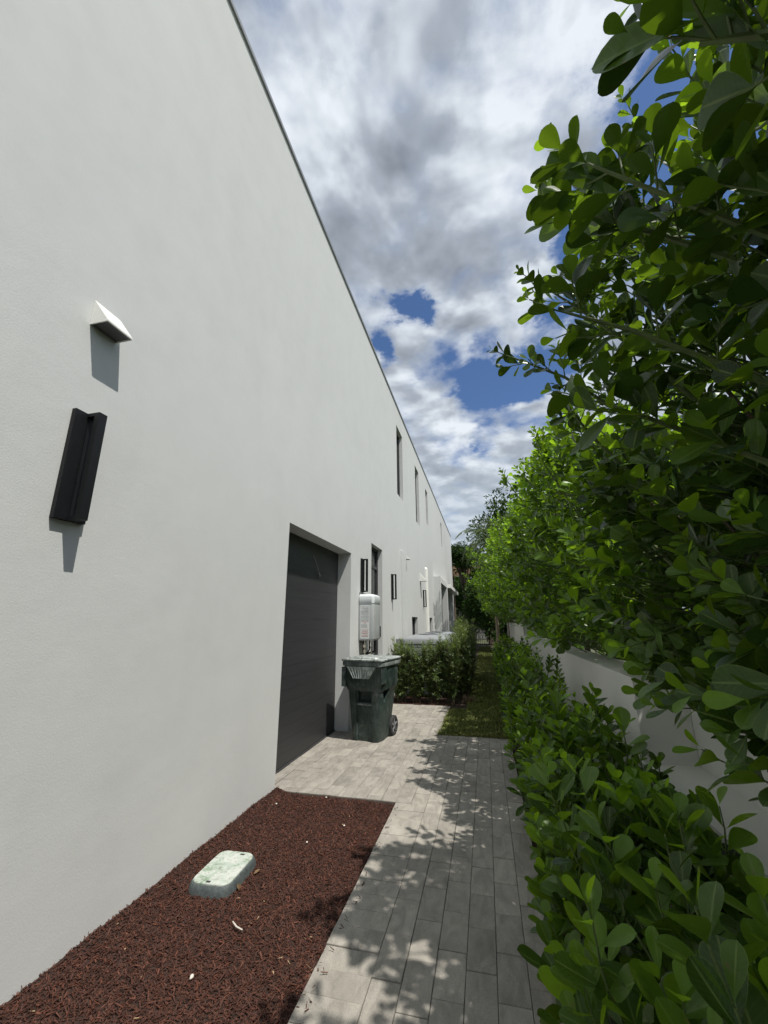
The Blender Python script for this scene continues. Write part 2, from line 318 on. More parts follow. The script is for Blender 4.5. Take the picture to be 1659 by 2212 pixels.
def fast_mesh(name, V, Q, mat, parent=None, attrs=None, smooth=True):
    """V (n,3) world, Q (m,4) quads, attrs: dict name->(n,) floats"""
    me = bpy.data.meshes.new(name); o_ = org(parent) if parent else Vector((0, 0, 0))
    V = np.asarray(V, dtype=np.float32) - np.array(o_[:], dtype=np.float32); Q = np.asarray(Q, dtype=np.int32)
    me.vertices.add(len(V)); me.vertices.foreach_set('co', V.ravel())
    k = Q.shape[1]; me.loops.add(Q.size); me.loops.foreach_set('vertex_index', Q.ravel())
    me.polygons.add(len(Q)); me.polygons.foreach_set('loop_start', np.arange(0, Q.size, k, dtype=np.int32))
    me.polygons.foreach_set('use_smooth', np.full(len(Q), smooth))
    me.update(calc_edges=True)
    for a, d in (attrs or {}).items():
        at = me.attributes.new(a, 'FLOAT', 'POINT'); at.data.foreach_set('value', np.asarray(d, dtype=np.float32))
    me.materials.append(MATS[mat]); me.validate()
    o = bpy.data.objects.new(name, me); COL.objects.link(o)
    if parent: o.parent = parent
    ORG[o.name] = o_.copy(); return o
def dup(root, loc, label=None):
    def cp(o, par):
        c = o.copy(); COL.objects.link(c)
        if par: c.parent = par
        for ch in list(o.children): cp(ch, c)
        return c
    r = cp(root, None); r.location = loc
    if label: r['label'] = label
    ORG[r.name] = Vector(loc); return r
# ------------------------------------------------------------------ the house
WX = -1.98
H = thing('white_house', 'long white stucco house at the left with flat roof edge and dark garage door', 'house', (WX, 6, 0))
WIN = [(9.68, 10.50, 4.67, 6.62), (12.72, 13.50, 4.65, 6.63), (15.25, 15.88, 5.20, 6.61), (21.07, 21.62, 5.30, 6.60),
       (7.19, 8.03, 0.45, 2.92), (11.47, 12.50, 0.75, 1.61), (15.27, 16.13, 0.75, 1.61)]
GD = (3.87, 5.995, -0.02, 2.535)
BX = (16.9, 23.9)      # footprint of the entry volume against the wall, no holes needed
ROOF = 7.24; Y0, Y1 = -7.0, 28.15
ops = [(*w, 0.14) for w in WIN] + [(*GD, 0.24)]
ys = sorted(set([Y0, Y1] + [o[0] for o in ops] + [o[1] for o in ops])); zs = sorted(set([-0.2, ROOF] + [o[2] for o in ops] + [o[3] for o in ops]))
w = MB()
for i in range(len(ys) - 1):
    for j in range(len(zs) - 1):
        cy, cz = (ys[i] + ys[i + 1]) / 2, (zs[j] + zs[j + 1]) / 2
        if any(o[0] < cy < o[1] and o[2] < cz < o[3] for o in ops): continue
        w.quad((WX, ys[i], zs[j]), (WX, ys[i + 1], zs[j]), (WX, ys[i + 1], zs[j + 1]), (WX, ys[i], zs[j + 1]))
for (a, b_, c, d, dp) in ops:
    xb = WX - dp
    w.quad((WX, a, c), (xb, a, c), (xb, a, d), (WX, a, d)); w.quad((WX, b_, c), (WX, b_, d), (xb, b_, d), (xb, b_, c))
    w.quad((WX, a, d), (xb, a, d), (xb, b_, d), (WX, b_, d)); w.quad((WX, a, c), (WX, b_, c), (xb, b_, c), (xb, a, c))
    w.quad((xb, a, c), (xb, b_, c), (xb, b_, d), (xb, a, d))
w.quad((WX, Y1, -0.2), (-14, Y1, -0.2), (-14, Y1, ROOF), (WX, Y1, ROOF)); w.quad((WX, Y0, -0.2), (-14, Y0, -0.2), (-14, Y0, ROOF), (WX, Y0, ROOF))
w.quad((-14, Y0, -0.2), (-14, Y1, -0.2), (-14, Y1, ROOF), (-14, Y0, ROOF)); w.quad((WX, Y0, ROOF), (WX, Y1, ROOF), (-14, Y1, ROOF), (-14, Y0, ROOF))
w.build('wall', 'stucco', H, fixn=False)
c = MB(); c.box(WX - 0.25, WX + 0.022, Y0, Y1 + 0.02, ROOF - 0.03, ROOF + 0.02); c.build('roof_coping', 'coping', H)
for (a, b_, c0, d) in WIN:
    xf = WX - 0.14; f = MB(); t = 0.045
    f.box(xf + 0.002, xf + 0.05, a, a + t, c0, d); f.box(xf + 0.002, xf + 0.05, b_ - t, b_, c0, d)
    f.box(xf + 0.003, xf + 0.048, a + t, b_ - t, d - t, d); f.box(xf + 0.003, xf + 0.048, a + t, b_ - t, c0, c0 + t)
    if d - c0 > 2.2: f.box(xf + 0.003, xf + 0.045, a + t, b_ - t, d - 0.42, d - 0.36); f.box(xf + 0.003, xf + 0.04, (a + b_) / 2 - 0.02, (a + b_) / 2 + 0.02, c0 + t, d - 0.42)
    fo = f.build('window', 'frame_grey', H)
    g = MB(); g.box(xf + 0.003, xf + 0.018, a + t, b_ - t, c0 + t, d - t); g.build('pane', 'glass_dark', fo)
# garage door with grooved sections
g = MB(); xg = WX - 0.24
n = 5; hh = (GD[3] - 0.02) / n
for k in range(n):
    z0 = 0.015 + k * hh
    for q in range(4):
        g.box(xg + 0.004, xg + 0.030 - 0.0, GD[0] + 0.012, GD[1] - 0.012, z0 + q * hh / 4 + 0.0006, z0 + (q + 1) * hh / 4 - (0.0006 if q < 3 else 0.002))
g.box(xg + 0.004, xg + 0.0275, GD[0] + 0.0125, GD[1] - 0.0125, 0.006, GD[3] - 0.004)
gd = g.build('garage_door', 'garage_door', H)
g = MB(); g.box(xg + 0.005, xg + 0.045, GD[0] + 0.012, GD[1] - 0.012, -0.004, 0.014); g.build('bottom_seal', 'rubber', gd)
g = MB(); g.tube([(xg + 0.04, 5.0, 2.36), (xg + 0.05, 5.12, 2.22), (xg + 0.045, 5.21, 2.13)], 0.003, 5); g.tube([(xg + 0.045, 5.21, 2.135), (xg + 0.045, 5.23, 2.10)], 0.009, 6); g.build('pull_cord', 'ink_grey', gd)
# chases and entry volume
c = MB(); c.box(WX - 0.01, WX + 0.045, 9.93, 10.50, -0.1, 3.22); c.build('pipe_chase', 'stucco', H)
c = MB(); c.tube([(WX + 0.02, 14.5, -0.1), (WX + 0.02, 14.5, 3.30)], 0.075, 12); c.tube([(WX + 0.02, 14.5, 3.30), (WX + 0.02, 14.5, 3.36)], [0.075, 0.03], 12); c.build('downpipe', 'trim_white', H)
ex = -1.70
e = MB()
e.box(WX - 0.01, ex, 16.9, 17.2, -0.1, 3.28); e.box(WX - 0.01, ex, 20.0, 20.3, -0.1, 3.28); e.box(WX - 0.01, ex - 0.003, 17.2, 20.0, 3.05, 3.277)
e.build('entry_surround', 'stucco', H)
e = MB(); e.box(WX - 0.02, WX + 0.03, 17.2, 20.0, -0.1, 3.05); e.build('door', 'frame_grey', H)
e = MB(); e.box(WX - 0.01, -1.55, 20.3, 26.4, 3.06, 3.24); e.build('canopy', 'trim_white', H)
e = MB(); e.box(WX - 0.01, WX + 0.03, 20.6, 23.6, -0.1, 2.95); p_ = e.build('door', 'frame_grey', H)
e = MB(); e.box(WX + 0.03, WX + 0.036, 20.7, 22.0, 0.1, 2.85); e.box(WX + 0.03, WX + 0.036, 22.2, 23.5, 0.1, 2.85); e.build('pane', 'glass_dark', p_)
e = MB(); e.box(WX - 0.01, WX + 0.22, 24.2, 24.5, -0.1, 3.06); e.build('pillar', 'stucco', H)
# wall mounted things
def hood(y, z, d, h, wy, label):
    t = thing('vent_hood', label, 'vent hood', (WX, y + wy / 2, z), 'white wedge vent hoods on the house wall')
    th = 0.012; b_ = MB()
    zb = z - h; x1 = WX + d
    b_.prism([(WX + 0.001, zb), (WX + 0.001, z), (x1, zb + 0.008), (x1, zb)], 'y', y, y + 0.006)
    b_.prism([(WX + 0.001, zb), (WX + 0.001, z), (x1, zb + 0.008), (x1, zb)], 'y', y + wy - 0.006, y + wy)
    b_.prism([(WX + 0.002, z), (x1 + 0.001, zb + 0.010), (x1 + 0.001, zb), (x1 - 0.006, zb), (WX + 0.002, z - 0.012)], 'y', y + 0.0062, y + wy - 0.0062)
    b_.build('cover', 'trim_white', t)
    g = MB(); g.box(WX + 0.006, x1 - 0.008, y + 0.007, y + wy - 0.007, zb + 0.006, zb + 0.009)
    g.build('screen', 'mesh_dark', t)
    for xa, xb_ in ((WX + 0.004, WX + 0.012), (x1 - 0.016, x1 - 0.0065)):
        f = MB(); f.box(xa, xb_, y + 0.008, y + wy - 0.008, zb - 0.001, zb + 0.0055); f.build('rim', 'hub_grey', t)
hood(1.418, 3.225, 0.118, 0.158, 0.165, 'large-looking white wedge vent hood with dark screen, nearest, above the first black wall light')
hood(10.56, 3.225, 0.12, 0.13, 0.18, 'small white wedge vent hood at the top of the shallow wall chase')
hood(13.15, 3.01, 0.22, 0.26, 0.18, 'farthest white wedge vent hood, beside the white round downpipe')
def lamp(y, z0, z1, label):
    t = thing('wall_light', label, 'wall light', (WX, y, z0), 'black vertical bar wall lights')
    b_ = MB(); b_.box(WX + 0.001, WX + 0.026, y, y + 0.163, z0, z1); b_.build('back_plate', 'black_metal', t)
    f = MB(); yc = y + 0.062
    f.box(WX + 0.074, WX + 0.104, yc, yc + 0.046, z0 + 0.001, z1 - 0.001)
    f.box(WX + 0.0262, WX + 0.0738, yc, yc + 0.046, z0 + 0.001, z0 + 0.02); f.box(WX + 0.0262, WX + 0.0738, yc, yc + 0.046, z1 - 0.02, z1 - 0.001)
    f.build('front_bar', 'black_metal', t)
    d = MB(); d.box(WX + 0.0262, WX + 0.032, yc + 0.008, yc + 0.038, z0 + 0.022, z1 - 0.022); d.build('diffuser', 'black_metal', t)
lamp(1.424, 1.985, 2.56, 'nearest black bar wall light, large at the left below the white vent hood')
lamp(6.50, 1.972, 2.527, 'black bar wall light above the grey water heater, left of the tall window')
lamp(8.84, 1.962, 2.518, 'black bar wall light right of the tall window with a thin shadow below')
lamp(13.73, 1.945, 2.508, 'farthest black bar wall light, below the vent hood by the downpipe')
# water heater
t = thing('water_heater', 'light grey tankless water heater with printed label on the white wall above the bin', 'water heater', (-1.85, 6.64, 1.2))
def rrect(x0, x1, y0, y1, r, n=5, corners=(0, 1, 2, 3)):
    P = []
    for k, (cx, cy, a0) in enumerate(((x1 - r, y1 - r, 0), (x0 + r, y1 - r, 90), (x0 + r, y0 + r, 180), (x1 - r, y0 + r, 270))):
        if k in corners:
            for i in range(n + 1):
                a = R(a0 + 90 * i / n); P.append((cx + r * math.cos(a), cy + r * math.sin(a)))
        else: P.append(((x1, y1), (x0, y1), (x0, y0), (x1, y0))[k])
    return P
def loft(mb, rings, cap=(True, True), smooth=True):
    n = len(rings[0]); vs = [p for r_ in rings for p in r_]
    fs = [(i * n + k, i * n + (k + 1) % n, (i + 1) * n + (k + 1) % n, (i + 1) * n + k) for i in range(len(rings) - 1) for k in range(n)]
    if cap[0]: fs.append(tuple(range(n))[::-1])
    if cap[1]: fs.append(tuple((len(rings) - 1) * n + k for k in range(n)))
    mb.add(vs, fs, smooth)
hx0, hx1, hy0, hy1 = WX + 0.012, -1.725, 6.42, 6.86
b_ = MB(); rings = []
for z, i in ((1.205, 0.02), (1.215, 0.006), (1.23, 0), (1.775, 0)):
    rings.append([(x, y, z) for x, y in rrect(hx0, hx1 - i, hy0 + i, hy1 - i, 0.045, 5, (0, 3))])
loft(b_, rings); hb = b_.build('casing', 'heater_grey', t)
b_ = MB(); rings = []
for z, i in ((1.772, 0.0), (1.78, -0.006), (1.885, -0.006), (1.90, 0.0), (1.925, 0.03), (1.93, 0.06)):
    rings.append([(x, y, z) for x, y in rrect(hx0, hx1 - i, hy0 + i, hy1 - i, 0.05, 5, (0, 3))])
loft(b_, rings); b_.build('top_cover', 'heater_cap', t)
b_ = MB(); b_.box(WX + 0.001, WX + 0.011, hy0 + 0.03, hy1 - 0.03, 1.16, 1.96); b_.build('bracket', 'hub_grey', t)
lb = MB(); ly = hy0 - 0.0015; lb.box(-1.945, -1.80, ly, hy0 - 0.0001, 1.235, 1.745); lo = lb.build('label_plate', 'label_paper', t)
k = MB(); r_ = random.Random(3); z = 1.73
while z > 1.50:
    x = -1.935
    while x < -1.812:
        wd = r_.uniform(0.008, 0.03); wd = min(wd, -1.81 - x)
        if r_.random() < 0.93: k.box(x, x + wd, ly - 0.0006, ly - 0.0001, z - 0.0042, z)
        x += wd + 0.0025
    z -= 0.0075 if r_.random() < 0.85 else 0.013
z = 1.455
while z > 1.40:
    k.box(-1.935, r_.uniform(-1.84, -1.812), ly - 0.0006, ly - 0.0001, z - 0.004, z); z -= 0.009
for z in (1.36, 1.345, 1.31, 1.30, 1.27, 1.262): k.box(-1.925, r_.uniform(-1.83, -1.815), ly - 0.0006, ly - 0.0001, z - 0.004, z)
k.build('print', 'ink_grey', lo)
for x in (-1.937, -1.87):
    k = MB(); k.box(x + 0.008, x + 0.055, hy0 + 0.0045, hy0 + 0.0052, 1.80, 1.85); k.build('vent_mark', 'ink_grey', t)
k = MB()
for z in (1.492, 1.378, 1.33, 1.285): k.box(-1.938, -1.81, ly - 0.0006, ly - 0.0001, z - 0.004, z)
for z in (1.352, 1.318, 1.274): k.box(-1.928, -1.82, ly - 0.0006, ly - 0.0001, z - 0.006, z)
k.build('red_lines', 'ink_red', lo); k = MB()
for x0, wd, hh_ in ((-1.905, .008, .011), (-1.893, .004, .006), (-1.884, .007, .008), (-1.874, .007, .008), (-1.864, .006, .014), (-1.856, .005, .016)): k.box(x0, x0 + wd, ly - 0.0007, ly - 0.0001, 1.468, 1.468 + hh_)
k.build('red_mark', 'ink_red', lo)
k = MB(); k.box(-1.76, -1.722, 6.80, 6.872, 1.24, 1.42, 0.006); k.build('power_plug', 'black_metal', t)
k = MB()
k.tube([(-1.92, 6.50, 1.21), (-1.92, 6.50, 0.2)], 0.011, 8); k.tube([(-1.86, 6.64, 1.21), (-1.86, 6.64, 1.05), (-1.90, 6.64, 1.0), (-1.93, 6.64, 0.2)], 0.013, 8)
k.tube([(-1.80, 6.76, 1.21), (-1.80, 6.76, 1.02), (-1.95, 6.78, 0.98)], 0.018, 8)
k.build('pipe', 'black_metal', t)
k = MB(); k.tube([(-1.885, 6.46, 1.21), (-1.885, 6.46, 0.85)], 0.010, 8); k.tube([(-1.885, 6.45, 1.10), (-1.885, 6.45, 1.14)], 0.024, 10); k.tube([(-1.885, 6.45, 1.02), (-1.885, 6.45, 1.06)], 0.018, 8); k.tube([(-1.83, 6.60, 1.21), (-1.84, 6.60, 1.12), (-1.81, 6.58, 1.06), (-1.83, 6.6, 0.9)], 0.009, 8)
k.build('valve', 'brass', t)
t = thing('meter_box', 'small grey meter box low on the white wall just behind the bushes', 'meter box', (WX, 9.5, 0.8))
k = MB(); k.box(WX + 0.001, WX + 0.09, 9.28, 9.62, 0.72, 1.11, 0.01); bx = k.build('body', 'hub_grey', t)
k = MB(); k.box(WX + 0.0905, WX + 0.097, 9.30, 9.60, 0.74, 1.09); k.build('door', 'ac_dark', t)
# ------------------------------------------------------------------ ground, path, beds
g = MB(); g.quad((-600, -600, -0.12), (600, -600, -0.12), (600, 900, -0.12), (-600, 900, -0.12)); tag(g.build('ground', 'ground', fixn=False), kind='structure')
MULY = 3.905
def pavers():
    V = []; Q = []; A = []; k = 0
    def one(x0, x1, y0, y1):
        nonlocal k
        if x1 - x0 < 0.02 or y1 - y0 < 0.02: return
        gp = 0.0013; x0 += gp; x1 -= gp; y0 += gp; y1 -= gp; bv = 0.002
        z = rng.normal(0, 0.0013); tx, ty = rng.normal(0, 0.004, 2)
        def zf(x, y): return z + tx * (x - x0) + ty * (y - y0)
        top = [(x0 + bv, y0 + bv), (x1 - bv, y0 + bv), (x1 - bv, y1 - bv), (x0 + bv, y1 - bv)]
        bot = [(x0, y0), (x1, y0), (x1, y1), (x0, y1)]
        V.extend([(x, y, zf(x, y)) for x, y in top] + [(x, y, zf(x, y) - bv) for x, y in bot] + [(x, y, -0.06) for x, y in bot])
        Q.append((k, k + 1, k + 2, k + 3))
        for i in range(4):
            j = (i + 1) % 4; Q.append((k + 4 + i, k + 4 + j, k + j, k + i)); Q.append((k + 8 + i, k + 8 + j, k + 4 + j, k + 4 + i))
        A.extend([rng.random()] * 12); k += 12
    c = 0.1335; Lp = 0.268
    y = -1.2
    while y < MULY - 0.05:
        one(-0.85, -0.5865, y, min(y + 0.134, MULY + 0.1)); y += 0.134
    ystart = y
    # columns
    col = 0; x = 0.2145
    while x > -2.22:
        x0 = x - c
        if x0 >= -0.60: ya = -1.2
        else: ya = ystart if x0 > -0.86 else MULY
        yb = 6.09 if x0 > -0.73 else 8.06
        y = -1.2 - 1.0 * (col % 2) * Lp / 2 - (0.04 if col % 3 == 0 else 0)
        while y < yb:
            a, b2 = max(y, ya), min(y + Lp, yb)
            if b2 - a > 0.02: one(max(x0, -2.215), x, a, b2)
            y += Lp
        x = x0; col += 1
    o = fast_mesh('path', V, Q, 'paver', None, {'rnd': A}, smooth=False); tag(o, kind='structure')
pavers()
g = MB(); g.box(-0.85, 0.2145, -1.2, MULY, -0.1, -0.008); g.box(-2.215, 0.2145, MULY, 6.09, -0.1, -0.0082); g.box(-2.215, -0.73, 6.09, 8.06, -0.1, -0.0084); tag(g.build('path_bedding', 'joint_sand'), kind='structure')
# chips
def chips(n, xs, ys, zf, lmin=0.02, lmax=0.07, seed=1, wscale=1.0):
    r = np.random.default_rng(seed); x = r.uniform(*xs, n); y = r.uniform(*ys, n); z = zf(x, y)
    ln = r.uniform(lmin, lmax, n) * r.uniform(0.5, 1, n); wd = r.uniform(0.0014, 0.0062, n) * r.uniform(.5, 1, n) * wscale; th = wd * 0.35
    yaw = r.uniform(0, 6.283, n); pit = r.normal(0, 0.34, n)
    d = np.stack([np.cos(yaw) * np.cos(pit), np.sin(yaw) * np.cos(pit), np.sin(pit)], 1)
    s_ = np.stack([-np.sin(yaw), np.cos(yaw), r.normal(0, 0.4, n)], 1); s_ /= np.linalg.norm(s_, axis=1)[:, None]
    u = np.cross(d, s_); P = np.stack([x, y, z + np.abs(np.sin(pit)) * ln * 0.4 + r.uniform(0, 0.008, n)], 1)
    V = np.empty((n, 8, 3)); i = 0
    for a, k1 in ((-0.5, 0.55), (0.5, 0.35)):
        for bb, cc in ((-1, -1), (1, -1), (1, 1), (-1, 1)):
            V[:, i] = P + d * (a * ln)[:, None] + s_ * (bb * wd * k1 * 1.2)[:, None] + u * (cc * th * k1)[:, None]; i += 1
    F = np.array([(0, 1, 2, 3), (7, 6, 5, 4), (0, 4, 5, 1), (1, 5, 6, 2), (2, 6, 7, 3), (3, 7, 4, 0)])
    Q = (F[None] + (np.arange(n) * 8)[:, None, None]).reshape(-1, 4)
    A = np.repeat(np.clip(r.beta(2, 2.6, n) * 0.93 + (r.random(n) < 0.004) * 0.5, 0, 1), 8)
    return V.reshape(-1, 3), Q, A
def bumpf(x, y): return 0.5 * np.sin(7.3 * x + 3.1 * y) + 0.5 * np.sin(-4.1 * x + 8.7 * y + 1) + 0.3 * np.sin(23 * x + 17 * y)
def zm(x, y): return -0.020 + 0.006 * bumpf(x, y) + 0.045 * np.clip((-1.72 - x) / 0.25, 0, 1) ** 1.5 - 0.010 * np.clip((x + 1.0) / 0.15, 0, 1)
def sheet(name, xs, ys, zf, mat, nx, ny, kind='structure'):
    X, Y = np.meshgrid(np.linspace(*xs, nx), np.linspace(*ys, ny)); Z = zf(X, Y)
    V = np.stack([X.ravel(), Y.ravel(), Z.ravel()], 1); i = np.arange(nx * ny).reshape(ny, nx)
    Q = np.stack([i[:-1, :-1].ravel(), i[:-1, 1:].ravel(), i[1:, 1:].ravel(), i[1:, :-1].ravel()], 1)
    o = fast_mesh(name, V, Q, mat, None, None); return tag(o, kind=kind)
sheet('mulch_bed', (WX, -0.852), (-1.2, MULY), zm, 'mulch_soil', 60, 200)
V, Q, A = chips(62000, (WX + 0.004, -0.86), (0.7, MULY - 0.008), zm, 0.008, 0.040, 4, 1.05)
tag(fast_mesh('mulch', V, Q, 'mulch_chip', None, {'rnd': A}, smooth=False), 'dark red shredded bark mulch covering the bed along the white wall', 'mulch', kind='stuff')
V, Q, A = chips(90, (-0.86, -0.79), (1.0, 3.8), lambda x, y: 0.002 + 0 * x, 0.01, 0.04, 14, 1.1)
tag(fast_mesh('spilled_mulch', V, Q, 'mulch_chip', None, {'rnd': A}, smooth=False), 'a few loose bark chips spilled onto the paver edge beside the mulch', 'mulch', kind='stuff')
def zf0(x, y): return -0.03 + 0.008 * bumpf(x, y)
sheet('hedge_soil', (0.2145, 1.02), (-1.2, 24), zf0, 'mulch_soil', 20, 400)
V, Q, A = chips(7000, (0.22, 1.0), (0.3, 9), zf0, 0.02, 0.06, 5)
tag(fast_mesh('hedge_mulch', V, Q, 'mulch_chip', None, {'rnd': A}, smooth=False), 'dark bark mulch under the low hedge beside the path', 'mulch', kind='stuff')
sheet('shrub_soil', (-1.98, -0.45), (8.06, 13.2), zf0, 'mulch_soil', 30, 100)
V, Q, A = chips(6000, (-1.95, -0.35), (8.06, 10.5), zf0, 0.02, 0.07, 6, 1.3)
tag(fast_mesh('shrub_mulch', V, Q, 'mulch_chip', None, {'rnd': A}, smooth=False), 'reddish bark mulch under the feathery bushes by the air conditioners', 'mulch', kind='stuff')
# lawn
def zg(x, y): return -0.022 + 0.01 * bumpf(x * 0.6, y * 0.4)
sheet('lawn', (-0.73, 0.2145), (6.09, 27.5), zg, 'soil', 12, 120)
sheet('far_lawn', (-8, -0.73), (13.2, 60), lambda x, y: zg(x, y) - 0.02, 'ground', 12, 60)
def grass(n, xs, ys, hmin, hmax, seed):
    r = np.random.default_rng(seed); x = r.uniform(*xs, n); y = ys[0] + (ys[1] - ys[0]) * r.random(n) ** 1.7
    # bed corner keeps the lawn away from the shrubs
    keep = ~((x < -0.42) & (y > 7.75)); x, y = x[keep], y[keep]; n = len(x)
    z = zg(x, y); h = r.uniform(hmin, hmax, n) * (1 + 0.25 * bumpf(x * 2, y * 2)); wd = r.uniform(0.0018, 0.0035, n) * (1 + y / 9); yaw = r.uniform(0, 6.283, n)
    lean = r.normal(0, 0.45, (n, 2)); s_ = np.stack([np.cos(yaw), np.sin(yaw), 0 * yaw], 1)
    B = np.stack([x, y, z], 1); Tm = B + np.stack([lean[:, 0] * h * 0.35, lean[:, 1] * h * 0.35, h * 0.6], 1); Tt = B + np.stack([lean[:, 0] * h, lean[:, 1] * h, h * 0.95], 1)
    V = np.stack([B - s_ * wd[:, None], B + s_ * wd[:, None], Tm + s_ * wd[:, None] * 0.8, Tm - s_ * wd[:, None] * 0.8, Tt + s_ * wd[:, None] * 0.15, Tt - s_ * wd[:, None] * 0.15], 1)
    F = np.array([(0, 1, 2, 3), (3, 2, 4, 5)]); Q = (F[None] + (np.arange(n) * 6)[:, None, None]).reshape(-1, 4)
    edge = np.clip(1 - (y - 6.09) / 0.12, 0, 1) + np.clip(1 - (x + 0.73) / 0.06, 0, 1) * (y < 7.8)
    a = np.clip(r.beta(2, 3, n) * 0.9 + (r.random(n) < 0.08) * 0.4 + edge * 0.5 * r.random(n), 0, 1)
    return V.reshape(-1, 3), Q, np.repeat(a, 6)
V, Q, A = grass(60000, (-0.73, 0.2), (6.09, 26), 0.03, 0.06, 8)
tag(fast_mesh('grass', V, Q, 'grass_blade', None, {'rnd': A}, smooth=False), 'short green grass strip running to the back of the side yard', 'grass', kind='stuff')
# pebbles / debris
for i, (x, y, lab) in enumerate([(-1.83, 3.62, 'white pebble on the mulch near the far end by the wall'), (-1.33, 3.13, 'white pebble on the mulch beside the leafy shadow'), (-1.36, 1.98, 'largest white pebble lying on the near mulch'), (-1.15, 3.42, 'tiny white pebble on the mulch close to the pavers'), (-1.47, 3.86, 'white pebble near the top edge of the mulch bed')]):
    bm = bmesh.new(); bmesh.ops.create_icosphere(bm, subdivisions=2, radius=0.008 if i != 2 else 0.011)
    for v in bm.verts: v.co *= 1 + 0.25 * math.sin(v.co.x * 300 + i) ; v.co.z *= 0.6
    me = bpy.data.meshes.new('pebble'); bm.to_mesh(me); bm.free(); me.materials.append(MATS['pebble'])
    for p in me.polygons: p.use_smooth = True
    o = bpy.data.objects.new('pebble', me); COL.objects.link(o); o.location = (x, y, float(zm(x, y)) + 0.014); tag(o, lab, 'pebble', 'white pebbles scattered on the mulch')
k = MB(); k.tube([(-1.37, 2.30, 0.008), (-1.33, 2.27, 0.01), (-1.29, 2.262, 0.006)], [0.003, 0.004, 0.003], 5); tag(k.build('twig', 'pebble'), 'pale straw coloured twig lying on the mulch in front of the valve box', 'twig')
def dryleaf(x, y, rz, lab):
    k = MB(); s = 0.028; P = []
    for i, (t, wd) in enumerate(((0, .02), (.25, .5), (.55, .62), (.85, .35), (1, .04))):
        for sgn in (-1, 0, 1): P.append(Matrix.Rotation(rz, 3, 'Z') @ Vector((wd * s * sgn * 0.7, t * s * 1.6, 0.012 * abs(sgn) * wd + 0.010 * t * t + (0.006 if sgn else 0))) + Vector((x, y, float(zm(x, y)) + 0.008)))
    k.add(P, [(3 * i + j, 3 * i + j + 1, 3 * i + j + 4, 3 * i + j + 3) for i in range(4) for j in range(2)], True)
    tag(k.build('fallen_leaf', 'dry_leaf', fixn=False), lab, 'leaf')
dryleaf(-1.50, 2.56, 0.6, 'curled brown fallen leaf touching the near side of the valve box'); dryleaf(-1.50, 2.72, -0.5, 'curled brown fallen leaf at the far right side of the valve box')
# valve box
t = thing('valve_box', 'weathered pale green plastic valve box lid sticking out of the mulch', 'valve box', (-1.67, 2.655, 0))
def rr3(cx, cy, hx, hy, r, z, rot, n=6):
    c_, s_ = math.cos(rot), math.sin(rot); return [(cx + x * c_ - y * s_, cy + x * s_ + y * c_, z) for x, y in rrect(-hx, hx, -hy, hy, r, n)]
a = R(3); cx, cy = -1.67, 2.66
k = MB(); loft(k, [rr3(cx, cy, 0.146, 0.196, 0.07, -0.05, a), rr3(cx, cy, 0.138, 0.188, 0.065, 0.01, a), rr3(cx, cy, 0.130, 0.180, 0.06, 0.027, a), rr3(cx, cy, 0.127, 0.177, 0.058, 0.031, a)]); k.build('box_body', 'valve_body', t)
k = MB(); loft(k, [rr3(cx, cy, 0.121, 0.171, 0.055, 0.026, a), rr3(cx, cy, 0.121, 0.171, 0.055, 0.037, a), rr3(cx, cy, 0.117, 0.167, 0.052, 0.041, a)]); lo = k.build('lid', 'valve_lid', t)
k = MB(); k.box(cx - 0.012, cx + 0.014, cy - 0.165, cy - 0.150, 0.0412, 0.0425); k.build('latch', 'rubber', lo)
k = MB(); k.box(cx + 0.02, cx + 0.05, cy + 0.135, cy + 0.148, 0.0412, 0.0425); k.build('latch', 'rubber', lo)
# ------------------------------------------------------------------ wheeled bin
BO = Vector((-1.635, 5.46, 0)); ang = R(-10.2)
t = thing('wheeled_bin', 'scuffed dark green wheeled rubbish bin with pale dirty lid beside the garage door', 'bin', BO)
BM_ = Matrix.Rotation(ang, 3, 'Z')
def bl(u, v, z): q = BM_ @ Vector((u, v, z)); return (q.x + BO.x, q.y + BO.y, q.z)
def ring(hw, v0, v1, z, nd, nw=0.10, r=0.05, fc=0.06):
    # outline (ccw): front with notch, rounded back
    P = [(-hw + fc, v0)]
    P += [(-nw - 0.012, v0), (-nw, v0 + nd), (nw, v0 + nd), (nw + 0.012, v0), (hw - fc, v0), (hw - fc * 0.3, v0 + fc * 0.4), (hw, v0 + fc * 1.3)]
    P += [(hw, v1 - r)] + [(hw - r + r * math.cos(R(x)), v1 - r + r * math.sin(R(x))) for x in (30, 60, 90)]
    P += [(-hw + r - r * math.cos(R(x)), v1 - r + r * math.sin(R(x))) for x in (90, 60, 30)] + [(-hw, v1 - r)]
    P += [(-hw, v0 + fc * 1.3), (-hw + fc * 0.3, v0 + fc * 0.4)]
    return [bl(u, v, z) for u, v in P]
k = MB()
loft(k, [ring(.195, .105, .48, .0, .018), ring(.205, .095, .50, .06, .022), ring(.235, .075, .57, .44, .03), ring(.25, .065, .60, .60, .03, .12), ring(.262, .055, .61, .615, .001, .12),
         ring(.275, .035, .615, .66, .0), ring(.283, .02, .64, .90, .0), ring(.288, .01, .65, .975, .0)])
body = k.build('body', 'bin_green', t)
